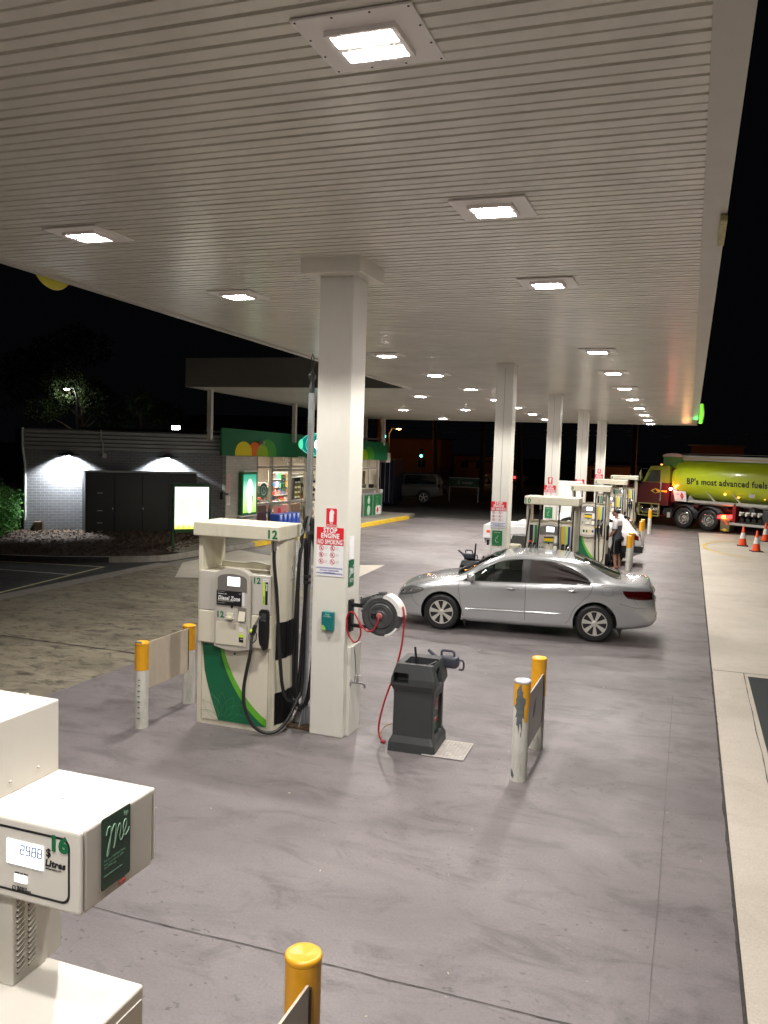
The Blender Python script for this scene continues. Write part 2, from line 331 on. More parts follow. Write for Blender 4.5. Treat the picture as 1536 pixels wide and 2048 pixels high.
mb=MB().lathe([(0,.012),(.2,.012),(.22,.009),(.22,0)],(2.35,20.2,0)); tag(mb.build('manhole_cover',dgrey,None),'round dark manhole cover in the pale concrete','cover')
# ---------------------------------------------------------------- canopy
can=thing('canopy','large flat forecourt canopy with white slatted soffit','canopy',(0,0,0))
Y0,Y1=-3.,37.9; XL,XR=-7.47,-.02
def slats(x0,x1,y0,y1,name,par):
    mb=MB(); y=y0; i=0; per=.122; prof=[]
    while y<y1:
        w=.03 if i%2 else .018; dz=.036 if i%2 else .02
        prof+= [(y,0),(y+per-w-.006,0),(y+per-w,dz),(y+per-.006,dz)]; y+=per; i+=1
    V=[[mb.b.verts.new((x,p[0],CANZ(p[0])+p[1])) for p in prof] for x in (x0,x1)]
    for k in range(len(prof)-1): mb.b.faces.new((V[0][k],V[0][k+1],V[1][k+1],V[1][k]))
    return mb.build(name,offw,par,norm=False)
slats(XL,XR,Y0,Y1,'soffit',can); slats(-14.75,XL,22.87,Y1,'soffit',can)
mb=MB()
def slope_box(mb,x0,x1,y0,y1,a,b):
    P=[(x0,y0,CANZ(y0)+a),(x1,y0,CANZ(y0)+a),(x1,y1,CANZ(y1)+a),(x0,y1,CANZ(y1)+a),(x0,y0,CANZ(y0)+b),(x1,y0,CANZ(y0)+b),(x1,y1,CANZ(y1)+b),(x0,y1,CANZ(y1)+b)]
    v=[mb.b.verts.new(p) for p in P]
    for f in ((0,3,2,1),(4,5,6,7),(0,1,5,4),(1,2,6,5),(2,3,7,6),(3,0,4,7)): mb.b.faces.new([v[i] for i in f])
slope_box(mb,XR+.001,.17,Y0,Y1,-.012,.05); slope_box(mb,-7.60,XL-.001,Y0,22.85,-.03,.02); slope_box(mb,-14.85,.16,Y1+.001,Y1+.08,-.02,.0)
mb.build('edge_trim',mat('trim_white',(.52,.5,.45),.42,noise=.06,nscale=2),can)
mb=MB(); slope_box(mb,.11,.165,Y0,Y1,.052,.95); slope_box(mb,-7.66,-7.61,Y0,22.8,.0,.95); slope_box(mb,-7.6,.1,Y0-.1,Y0-.002,.0,.95); slope_box(mb,-7.6,.1,Y1+.082,Y1+.15,-.02,.95)
mb.build('fascia',mat('fascia_paint',(.05,.3,.12),.4),can)
mb=MB(); slope_box(mb,-7.6,.1,Y0,Y1,.3,.4); mb.build('roof',dsteel,can)
sc=thing('shop_canopy','grey boxed canopy carried on thin posts in front of the lit shop','canopy',(0,0,0))
grayb=mat('box_grey',(.20,.19,.165),.6,noise=.06,nscale=1.)
mb=MB(); slope_box(mb,-14.77,-7.62,22.8,22.86,0,.88); mb.build('fascia',grayb,sc); mb=MB(); slope_box(mb,-14.86,-14.77,22.8,Y1,0,.88); slope_box(mb,-14.77,-7.67,22.87,Y1,.04,.5); mb.build('roof',grayb,sc)
for (x,y) in ((-14.45,23.6),(-14.2,29.2),(-13.9,30.9),(-13.5,37.2),(-14.4,37.2)):
    MB().box(x-.07,x+.07,y-.07,y+.07,3.3,CANZ(y)).build('post',greyp,sc)
mb=MB(); random.seed(2)
# yellow damaged end on right fascia trim
tag(MB().box(.12,.175,7.6,8.5,CANZ(8)-.06,CANZ(8)-.012).build('edge_bracket',mat('bracket_yellow',(.45,.42,.2),.6,noise=.4,nscale=20)),'short yellowed bracket stuck to the right canopy edge','bracket')
# ---------------------------------------------------------------- ceiling lights
M_led=mat('led_panel',(1.,.93,.9),.3,emit=150.,ecol=(1.,.90,.88)); M_lplate=mat('light_plate',(.9,.86,.82),.35)
lg=thing('canopy_light','square ceiling light nearest the camera beside the top edge','ceiling light',(0,0,0),0,'ceiling lights under the canopy')
mb=MB().box(-.315,.315,-.30,.30,-.012,.0); mb.build('plate',M_lplate,lg)
mb=MB()
for a,b,c,d in ((-.19,.19,-.165,-.145),(-.19,.19,.145,.165),(-.19,-.165,-.145,.145),(.165,.19,-.145,.145),(-.165,.165,-.022,.022)): mb.box(a,b,c,d,-.04,-.012)
mb.build('housing',M_lplate,lg)
for s in (-1,1):
    mb=MB()
    for i in range(11):
        for j in range(3): mb.sph((-.12+i*.024,s*.078+(j-1)*.027,-.036),.0135,(1,1,.8),8,5)
    mb.box(-.13,.13,s*.078-.04,s*.078+.04,-.036,-.0125); mb.build('led_lens',M_led,lg,smooth=True)
def spot(parent,z=-.06,w=SPOT_W,ang=133,col=(1.,.96,.90),blend=.25,rad=.14):
    l=bpy.data.lights.new('lamp','SPOT'); l.energy=w; l.spot_size=R(ang); l.spot_blend=blend; l.shadow_soft_size=rad; l.color=col
    o=bpy.data.objects.new('lamp',l); C.objects.link(o); o.parent=parent; o.location=(0,0,z); return o
spot(lg)
LT=[(-1.66,y) for y in (4.2,7.1,10.,15.6,18.9,22.2,25.4,28.7,31.8,34.8,37.3)]+[(-5.75,y) for y in (7.08,10.05,15.9,19.3,22.7,26.,29.2,32.4,35.5)]+[(-7.93,25.07),(-7.92,30.6),(-10.5,31.1),(-10.4,36.3)]+[(-1.66,1.3),(-1.66,-1.5)]
dsc={0:'nearest the camera, its two led bars clearly seen',1:'second from the top in the right hand row',2:'third from the top in the right hand row'}
for i,(x,y) in enumerate(LT):
    row='right hand' if x>-2 else ('left hand' if x>-6 else 'shop side')
    n=sorted([q[1] for q in LT if abs(q[0]-x)<.5 and q[1]>3]).index(y)+1 if y>3 else 0
    names=['first','second','third','fourth','fifth','sixth','seventh','eighth','ninth','tenth','eleventh']
    if x<-9: lb='bright square light under the shop canopy, '+('farthest to the left' if y<33 else 'small one close to the far edge')
    elif x<-7: lb='bright square light above the lane by the shop, '+('nearer one' if y<28 else 'farther one')
    elif n==0: lb='square ceiling light behind the camera, '+('left' if x<-3 else 'right')+(' near' if y>0 else ' far')
    else: lb=f'bright square ceiling light, {names[n-1]} from the near end of the {row} row'
    if i==0: o=lg; o.location=(x,y,CANZ(y)); o['label']=lb
    else: o=dup(lg,None,(x,y,CANZ(y)),None,lb)
screws(lg,[(-.295+i*.197,s*.28,-.013) for i in range(4) for s in (-1,1)]+[(s*.295,-.093+i*.187,-.013) for i in range(2) for s in (-1,1)],.007,dgrey)
# ---------------------------------------------------------------- round brand signs on the canopy edge
def helios(par,r,y0,th,emit=0):
    pal=[((.0,.30,.08),1.),((.12,.5,.03),.82),((.75,.75,.03),.62),((.95,.92,.8),.34)]
    for k,(c,s) in enumerate(pal):
        n=36; P=[]
        for i in range(n*2):
            a=2*PI*i/(n*2); rr=r*s*(1 if (i//2)%2==0 or k==0 else .88); P.append((rr*math.cos(a),rr*math.sin(a)))
        MB().prism(P,y0-th-k*.006,y0,'y').build('petal_ring',mat(f'helios{k}{emit}',c,.4,emit=emit),par)
s=thing('round_canopy_sign','yellow round sign hanging below the left canopy edge','sign',(-7.69,8.80,5.50),R(90)); s.rotation_euler=(0,0,R(90))
MB().lathe([(0,-.03),(.37,-.03),(.385,0),(.37,.03),(0,.03)],(0,0,0),40,'y').build('disc',mat('sign_yellow',(.5,.42,.04),.5,emit=.05),s)
s=thing('round_canopy_sign','green lit round sign on the right canopy edge near the far end','sign',(.27,34.,4.85),R(90)); s.rotation_euler=(0,0,R(90))
MB().lathe([(0,-.06),(.36,-.06),(.38,0),(.36,.06),(0,.06)],(0,0,0),40,'y').build('disc',mat('sign_green_lit',(.08,.55,.05),.4,emit=1.1,ecol=(.25,.75,.05)),s)
helios(s,.34,-.07,.01,.8)
l=bpy.data.lights.new('lamp','POINT'); l.energy=9; l.color=(.1,1.,.2); l.shadow_soft_size=.12; o=bpy.data.objects.new('lamp',l); C.objects.link(o); o.parent=s; o.location=(0,.14,-.36)  # added point light below the lit sign, throws its green glow onto the soffit
# ---------------------------------------------------------------- columns
colm=mat('column_paint',(.68,.665,.60),.36,noise=.03,nscale=2,dirt=.10)
COLS=[(-3.70,8.78,.44),(-3.68,17.55,.39),(-3.66,24.2,.39),(-3.62,30.62,.39),(-3.58,36.85,.39)]
cl=['broad white steel column nearest the camera, standing right of the diesel pump','white steel column behind the silver car roof, left of pump ten','white steel column, third from the near end','white steel column, fourth from the near end','white steel column farthest back, above the last pump']
for i,(x,y,w) in enumerate(COLS):
    t=thing('column',cl[i],'column',(x,y,0),0,'steel columns holding up the canopy'); h=CANZ(y)+.02; a=w/2*.92
    mb=MB().box(-a,a,-a,a,0,h-.0,.012,2); mb.build('shaft',colm,t)
    MB().box(-.004,.004,-a-.003,-a+.01,.0,h-.1).build('seam',mat('seam_line',(.3,.29,.26),.6),t) if i else None
    if i==0:
        MB().box(-.345,.345,-.40,.32,h-.175,h+.02,.006,1).build('capital',offw,t)
        MB().box(.06,a+.035,-.10,a+.02,0,1.02,.004,1).build('cover_box',colm,t)
        MB().tube([(a+.037,.0,1.0),(a+.04,.03,.9),(a+.045,.06,.7),(a+.04,.04,.6)],.004,6).build('cable',dgrey,t)
    else: MB().box(-a-.02,a+.02,-a-.02,a+.02,h-.05,h+.02).build('capital',offw,t)
# ---------------------------------------------------------------- signs on columns
def board(name,label,cat_,x,y,z,w,h,m,group=None,rz=0,t=.004,r=.006):
    s=thing(name,label,cat_,(x,y,z),rz,group); MB().prism(rrect(-w/2,w/2,-h/2,h/2,r),-t,0,'y').build('board',m,s); return s
def stop_sign(x,y,z,label,full=True):
    s=board('warning_sign',label,'sign',x,y,z,.325,.545,signw,'stop engine signs on the columns'); T=-.0045
    MB().prism(rrect(-.162,.162,.142,.272,.004),T-.002,T,'y').build('red_panel',red,s); MB().prism(rrect(-.162,.162,.075,.137,.004),T-.002,T,'y').build('red_panel',red,s)
    text('STOP',.078,signw,s,(0,T-.003,.236),sx=.82,bold=.035); text('ENGINE',.073,signw,s,(0,T-.003,.176),sx=.8,bold=.035); text('NO SMOKING',.07,signw,s,(0,T-.003,.107),sx=.64,bold=.028)
    pic=MB(); bk=MB(); tx=MB()
    for r in range(3):
        for c in range(2):
            cx=-.103+c*.135; cz=.04-r*.075; ring(pic,cx,cz,.024,.029,T-.002)
            pic.prism([(cx-.019,cz+.017),(cx-.015,cz+.021),(cx+.019,cz-.017),(cx+.015,cz-.021)],T-.002,T-.0008,'y')
            if r==0 and c==0: bk.prism([(cx-.004,cz-.016),(cx-.006,cz+.004),(cx,cz+.016),(cx+.005,cz+.004),(cx+.003,cz-.016)],T-.0009,T,'y')
            elif r==1 and c==0: bk.prism([(cx-.011,cz-.014),(cx-.009,cz+.004),(cx-.002,cz+.018),(cx+.008,cz+.005),(cx+.011,cz-.014)],T-.0009,T,'y')
            elif r==2 and c==1: bk.prism([(cx-.014,cz+.004),(cx-.008,cz+.011),(cx+.014,cz-.006),(cx+.008,cz-.013)],T-.0009,T,'y')
            else: bk.prism([(cx-.011,cz-.012),(cx-.007,cz+.012),(cx+.003,cz+.014),(cx+.002,cz+.002),(cx+.012,cz-.01)],T-.0009,T,'y')
            for k in range(3): tx.box(cx+.036,cx+.036+random.uniform(.03,.046),T-.001,T,cz+.01-k*.012,cz+.013-k*.012)
    pic.build('pictogram_ring',red,s); bk.build('pictogram',ink,s); tx.build('small_print',greyp,s)
    for zz in (-.19,-.25):
        ck=MB()
        for k in range(27):
            for j in range(2):
                if (k+j)%2==0: ck.box(-.158+k*.0117,-.158+(k+1)*.0117,T-.001,T,zz+j*.009,zz+.009+j*.009)
        ck.build('chequer_band',signblue,s)
    text('24 hour video/audio',.026,signblue,s,(0,T-.001,-.207),bold=.02); text('surveillance',.026,signblue,s,(0,T-.001,-.232),bold=.02); return s
def ext_sign(x,y,z,label):
    s=board('extinguisher_sign',label,'sign',x,y,z,.14,.215,signw,'fire extinguisher signs on the columns',r=.012); T=-.0045
    MB().prism(rrect(-.064,.064,-.101,.101,.01),T-.001,T,'y').build('red_panel',red,s)
    mb=MB().prism(rrect(-.024,.024,-.052,.072,.016),T-.002,T-.001,'y'); mb.prism([(-.01,.07),(-.012,.088),(.012,.088),(.01,.07)],T-.002,T-.001,'y'); mb.prism([(.008,.082),(.03,.07),(.033,.04),(.027,.04),(.024,.066),(.008,.074)],T-.002,T-.001,'y'); mb.build('extinguisher_symbol',signw,s)
    text('FIRE',.02,signw,s,(0,T-.002,-.066),bold=.02); text('EXTINGUISHER',.0155,signw,s,(0,T-.002,-.086),bold=.02); return s
f0=8.78-.2025
stop_sign(-3.70,f0-.002,2.092,'red and white stop engine sign on the near column')
ext_sign(-3.69,f0-.002,2.475,'red fire extinguisher sign on the near column')
random.seed(4)
names=['','behind the silver car','on the third column','on the fourth column','on the farthest column']
for i,(x,y,w) in list(enumerate(COLS))[1:]:
    z=[0,1.93,2.05,2.05,2.1][i]; yy=y-w*.46-.004
    stop_sign(x-.02,yy,z,'red and white stop engine sign on the column '+names[i] if i==1 else 'red and white stop engine sign '+names[i])
    if i!=1 and i!=3: ext_sign(x-.02,yy,z+.40,'red fire extinguisher sign '+names[i])
    if i==1 or i==2:
        s=board('green_notice','green notice below the stop engine sign '+names[i],'notice',x-.03,yy,z-.49 if i==1 else z-.5,.215,.31,pgreen,'green notices on the columns'); 
        text('Operation',.03,signw,s,(0,-.0055,.115)); mb=MB(); mb.tube([(.01,-.006,.06),(.02,-.006,.03),(-.03,-.006,.0),(.01,-.006,-.02)],.004,5); mb.tube([(-.03,-.006,-.05),(-.02,-.006,-.09),(.03,-.006,-.085)],.004,5); mb.tube([(-.035,-.006,-.06),(-.03,-.006,-.02)],.003,5); mb.build('drawing',signw,s)
    if i==1:
        s=thing('round_notice','round white sticker low on the column behind the silver car','notice',(x-.02,yy,1.12)); disc(MB(),0,0,.115,-.004,.004,32).build('board',signw,s)
        for k,q in enumerate(('PLEASE',"DON'T USE",'MOBILE PHONES','ON FORECOURT')): text(q,.03 if k==1 else .02,greyp,s,(0,-.005,.05-k*.034))
# notices on the side face of the near column (facing +x)
xs=-3.70+.2025+.002
s=board('paper_notice','blank white paper taped to the side of the near column','notice',xs,8.70,2.14,.13,.26,paper,rz=R(90)); text('!',.02,ink,s,(-.045,-.005,.11))
s=board('green_notice','green loyalty notice on the side of the near column','notice',xs,8.71,1.855,.155,.29,green,rz=R(90))
def me_logo(s,cx,cz,k,y,m=None):
    """flowing hand-written 'me' with small bp above"""
    P=[(-.5,.22),(-.42,.42),(-.3,.40),(-.3,.1),(-.38,-.3),(-.46,-.42),(-.42,-.2),(-.25,.25),(-.12,.42),(-.06,.3),(-.1,-.05),(-.16,-.3),(-.08,-.12),(.03,.22),(.12,.34),(.17,.2),(.12,-.05),(.18,-.2),(.3,-.05),(.44,.2),(.42,.36),(.32,.3),(.28,.08),(.36,-.12),(.5,-.06),(.58,.05)]
    MB().tube(cat([(cx+a*k,y,cz+b*k) for a,b in P],5),.015*k,6).build('script_logo',m or mat('logo_mint',(.3,.5,.36),.5),s)
    text('bp',.22*k,m or MT['logo_mint'],s,(cx+.42*k,y,cz+.56*k))
me_logo(s,0,.01,.12,-.006,signw)
for k,q in enumerate(('Purchase fuel from','your smartphone with','the BPMe app')): text(q,.0135,signw,s,(0,-.005,-.065-k*.017))
s=thing('towel_dispenser','small teal plastic box fixed to the near column face','dispenser',(-3.69,f0,1.32))
MB().box(-.072,.072,-.055,0,-.105,.105,.008,2).build('case',teal,s); text('Your',.026,mat('mint_text',(.5,.7,.6),.5),s,(0,-.056,.078)); text('BP complete',.017,MT['mint_text'],s,(0,-.056,.056))
MB().prism([(-.066,-.097)]+[(-.066+.05*math.cos(R(a)),-.097+.055*math.sin(R(a))) for a in range(0,91,10)],-.057,-.0555,'y').build('leaf_emblem',mat('leaf_lime',(.35,.55,.12),.5),s)
# ---------------------------------------------------------------- bollards
def bollard_parts(t,h=1.0,r=.078,split=.70,peeled=False):
    MB().cyl((0,0,0),(0,0,split),r,n=28).build('base_sleeve',bwhite,t,smooth=True)
    MB().cyl((0,0,split),(0,0,h-.03),r+.0015,n=28).build('yellow_sleeve',yellow,t,smooth=True)
    MB().lathe([(0,h-.028),(r+.003,h-.028),(r+.005,h-.02),(r+.004,h-.008),(r-.006,h),(r-.02,h-.004),(0,h-.014)],(0,0,0),28).build('cap',yellow if not peeled else mat('worn_cap',(.5,.5,.52),.5,noise=.5,nscale=12),t,smooth=True,angle=60)
def bollard(x,y,label,h=1.0,r=.078,split=.72):
    t=thing('bollard',label,'bollard',(x,y,0),0,'yellow topped bollards'); bollard_parts(t,h,r,split); return t
b1=bollard(-5.72,7.97,'front bollard of the pair left of the diesel pump, chipped top',.99,.076,.67); 
mb=MB(); random.seed(1)
for k in range(8): mb.box(-.0+random.uniform(-.01,.01),.03,-.078,-.074,.12+k*.063,.128+k*.063)
mb.build('scuff_mark',dgrey,b1); MB().prism([(-.07,-.02),(-.05,-.065),(.0,-.08),(.045,-.07),(.04,-.055),(-.01,-.03)],.985,.997).build('paint_chip',peel,b1)
bollard(-5.75,8.98,'rear bollard of the pair left of the diesel pump',.99,.076,.68)
b2=bollard(-1.44,8.23,'peeling scraped bollard in front, right of the wash station',1.02,.08,.76)
for q in kids(b2):
    if q.name.startswith('cap'): q.data.materials.clear(); q.data.materials.append(mat('worn_cap',(.5,.5,.54),.5,noise=.5,nscale=12))
def wrap(par,name,m,pts,r,y0=0):
    """patch on a cylinder: pts=(angle deg from -y, z)"""
    mb=MB(); c=(sum(p[0] for p in pts)/len(pts),sum(p[1] for p in pts)/len(pts)); n=len(pts)
    def P(a,z,rr=r): return (rr*math.sin(R(a)),-rr*math.cos(R(a)),z)
    for i in range(n):
        a,b=pts[i],pts[(i+1)%n]; K=5
        for k in range(K):
            s0,s1=k/K,(k+1)/K; q=[(c[0]+(a[0]-c[0])*s,c[1]+(a[1]-c[1])*s) for s in (s0,s1)]; w=[(c[0]+(b[0]-c[0])*s,c[1]+(b[1]-c[1])*s) for s in (s0,s1)]
            mb.face([P(*q[0]),P(*q[1]),P(*w[1]),P(*w[0])] if k else [P(*c),P(*q[1]),P(*w[1])])
    return mb.build(name,m,par)
random.seed(12)
pp=[]
for a in range(0,360,12):
    rr=1+random.uniform(-.28,.28); ca,sa=math.cos(R(a)),math.sin(R(a)); pp.append((-2+38*ca*rr*(1.0 if sa>0 else .8),.76+.2*sa*rr*(1 if sa>0 else 1.15)))
wrap(b2,'peeled_paint',peel,pp,.0825)
wrap(b2,'peeled_paint',peel,[(-60,.04),(-35,.03),(-25,.06),(-38,.1),(-60,.13),(-70,.08)],.081); wrap(b2,'peeled_paint',peel,[(10,.45),(14,.47),(16,.51),(12,.52),(8,.49)],.081)
wrap(b2,'yellow_patch',yellow,[(30,.62),(55,.6),(62,.75),(50,.82),(28,.74)],.0834)
bollard(-1.44,9.22,'rear bollard of the pair right of the wash station',1.02,.08,.6)
bollard(-1.50,3.30,'yellow bollard close to the camera at the bottom edge',1.02,.08,.4); bollard(-1.50,2.3,'hidden near bollard just below the frame',1.02,.08,.4)
far=[(24.45,'near bollard right of the standing man'),(25.35,'bollard just behind the one beside the man'),(30.05,'slim bollard beyond the white car, front of its pair'),(30.95,'slim bollard beyond the white car, rear of its pair'),(36.5,'farthest bollard, by the last pump')]
for y,l in far: bollard(-1.48 if y<30 else -1.45,y,l,1.0,.075,.66)
def guard(x,y0,y1,z0,z1,label,m=None,sl=0.):
    t=thing('guard_panel',label,'panel',(x,y0,0)); mb=MB().prism([(.08,z0),(y1-y0-.08,z0),(y1-y0-.08,z1),(.08,z1)],-.006,.006,'x'); mb.build('sheet',m or mat('panel_beige',(.55,.48,.38),.4,noise=.1,nscale=3,dirt=.2),t)
    MB().box(-.01,.01,.06,.08,z0+.02,z1-.02).build('bracket',brown,t); MB().box(-.01,.01,y1-y0-.08,y1-y0-.06,z0+.02,z1-.02).build('bracket',brown,t); return t
guard(-5.72,7.97,8.98,.42,.96,'beige metal guard panel between the two left bollards')
t=guard(-1.38,8.23,9.22,.30,.86,'pale metal panel between the two right bollards',mat('panel_pale',(.42,.40,.37),.35,noise=.1,nscale=3)); 
MB().prism([(.3,.55),(.42,.58),(.46,.72),(.34,.68)],.007,.009,'x').build('graffiti_mark',mat('faint_mark',(.25,.25,.27),.6),t)
guard(-1.44,2.3,3.30,.30,.93,'dark panel joined to the bollard at the bottom edge')
# ---------------------------------------------------------------- tall hose pole beside the column
t=thing('hose_mast','tall galvanised hose pole with hanging black hoses behind the diesel pump','hose pole',(-4.07,8.80,0))
MB().box(-.17,.2,-.15,.15,0,.03,.004,1).build('base_plate',brown,t)
mb=MB().prism([(-.16,.03),(-.03,.03),(-.03,.3)],-.006,.006,'y').prism([(.16,.03),(.03,.03),(.03,.3)],-.006,.006,'y').prism([(-.14,.03),(-.03,.03),(-.03,.25)],-.006,.006,'x'); mb.build('gusset',dsteel,t)
MB().box(-.028,.028,-.03,.03,.03,3.85,.004,1).box(-.006,.0,-.034,-.03,.1,3.8).build('pole',dsteel,t)
mb=MB().lathe([(.0,3.85),(.03,3.85),(.032,3.93),(.02,3.95),(.02,3.99),(.036,4.0),(.04,4.03),(.036,4.06),(.012,4.09),(.008,4.14),(0,4.14)],n=16); mb.lathe([(.02,4.0),(.045,4.02),(.045,4.05),(.02,4.07)],(.0,0,0),16); mb.build('pole_head',dgrey,t,smooth=True)
MB().tube([(-.012,0,4.13),(-.016,0,4.24),(0,0,4.29),(.016,0,4.24),(.012,0,4.13)],.006,6).build('hook',dgrey,t)
hp=[]; rr=[.019,.019,.017,.019]
# hoses rise to ~2.35 and hang down in loops, the inner pair bundled
def hose(par,pts,r,m=rubber,name='hose',n=9): return MB().tube(cat(pts,8),r,n).build(name,m,par,smooth=True,angle=80)
hose(t,[(-.07,-.06,.25),(-.10,-.10,.6),(-.09,-.09,1.4),(-.06,-.07,2.1),(-.02,-.03,2.42),(.02,0,2.38),(.02,-.05,1.9),(.0,-.08,1.2),(-.03,-.1,.55),(-.08,-.1,.22)],.021)
hose(t,[(.04,-.03,2.35),(.07,-.05,2.42),(.10,-.05,2.2),(.13,-.04,1.6),(.12,-.05,.9),(.06,-.06,.35),(-.04,-.08,.2)],.021)
hose(t,[(.02,.03,2.3),(.09,.02,2.0),(.16,0,1.7),(.17,-.02,1.1),(.13,0,.6),(.02,0,.25)],.019)
hose(t,[(-.02,-.05,2.2),(-.05,-.12,1.9),(-.055,-.12,1.0),(-.05,-.12,.4),(0,-.1,.2)],.018)
MB().tube([(-.06,-.1,.2),(-.06,-.1,1.2)],.011,8).build('conduit',dsteel,t)
for z in (1.75,2.25,1.68): MB().lathe([(.02,z),(.045,z+.004),(.045,z+.03),(.02,z+.034)],(.02 if z<2 else .05,-.05,0),14).build('hose_clamp',dgrey,t)
ch=MB()
for k in range(26):
    x=-.02-.0045*k+.02*math.sin(k*.9); z=2.34-k*.024; ch.tube([(x,-.13,z),(x+.008,-.13,z-.012),(x,-.13,z-.024),(x-.008,-.13,z-.012),(x,-.13,z)],.003,5)
ch.build('chain',dsteel,t)
# ---------------------------------------------------------------- fuel pumps
def swoosh(par,x0,x1,z0,z1,y):
    w=x1-x0;h=z1-z0
    outer=[(x0,z1)]+[(x0+w*(.02*0+ .0+.26*(1-math.cos(PI/2*u))),z1-h*u) for u in [.35,.5,.65,.8,.9,1.]]
    cur=[(x0+w*(.28+.72*(u**1.55)*1.0),z1-h*(1-(1-u)**1.25)) for u in [i/14 for i in range(15)]]
    MB().prism(outer+[(p[0],max(z0,p[1])) for p in cur[::-1]],y-.002,y,'y').build('green_decal',green,par)
    A=cur; B=[(min(x1,p[0]+w*.055+w*.02*i/14),min(z1,p[1]+(.0 if i<2 else .012+.05*h*i/14))) for i,p in enumerate(cur)]
    mb=MB()
    for i in range(14): mb.face([(q[0],y-.0035,q[1]) for q in (A[i],A[i+1],B[i+1],B[i])])
    mb.build('lime_stripe',lime,par)
    # fine petal line work
    mb=MB(); cx=x0+w*.32; cz=z0+.0*h
    for k,a in enumerate((-75,-50,-26,0,26,50,75)):
        L_=.30*min(w,h)*(1.15 if abs(a)<60 else 1.1); ca,sa=math.sin(R(a)),math.cos(R(a))
        for sgn in (-1,1):
            pts=[]
            for i in range(9):
                u=i/8; wd=sgn*.24*L_*math.sin(PI*min(1,u))**.9*(1-u*.25); px=cx+ca*L_*u*1.15+sa*wd; pz=cz+sa*L_*u*1.15-ca*wd
                if pz<z0+.004: continue
                pts.append((px,y-.003,pz))
            if len(pts)>2: mb.tube(pts,.0012,4)
    mb.build('petal_lines',linegreen,par)
def nozzle(par,x,y,z,m=ylime,ang=0):
    n=thing('nozzle',None,None,(x,y,z)); n.parent=par
    MB().tube([(.045,-.0,.14),(.03,-.01,.11),(.01,-.03,.06),(0,-.045,.0)],.011,8).build('spout',steel,n,smooth=True)
    mb=MB().tube([(.005,-.035,.04),(-.012,-.052,-.03),(-.02,-.06,-.07)],lambda u:.022+.006*math.sin(u*PI),10).tube([(-.01,-.05,0),(.028,-.055,-.05),(.025,-.055,-.12),(-.01,-.055,-.16)],.006,6); mb.build('body',blackp,n,smooth=True)
    MB().sph((-.03,-.068,-.025),.022,(1,.7,1.1)).build('guard_badge',m,n,smooth=True)
    MB().tube([(-.02,-.06,-.06),(-.03,-.06,-.15),(-.035,-.055,-.25)],.017,10).build('handle',mgrey,n,smooth=True); return n
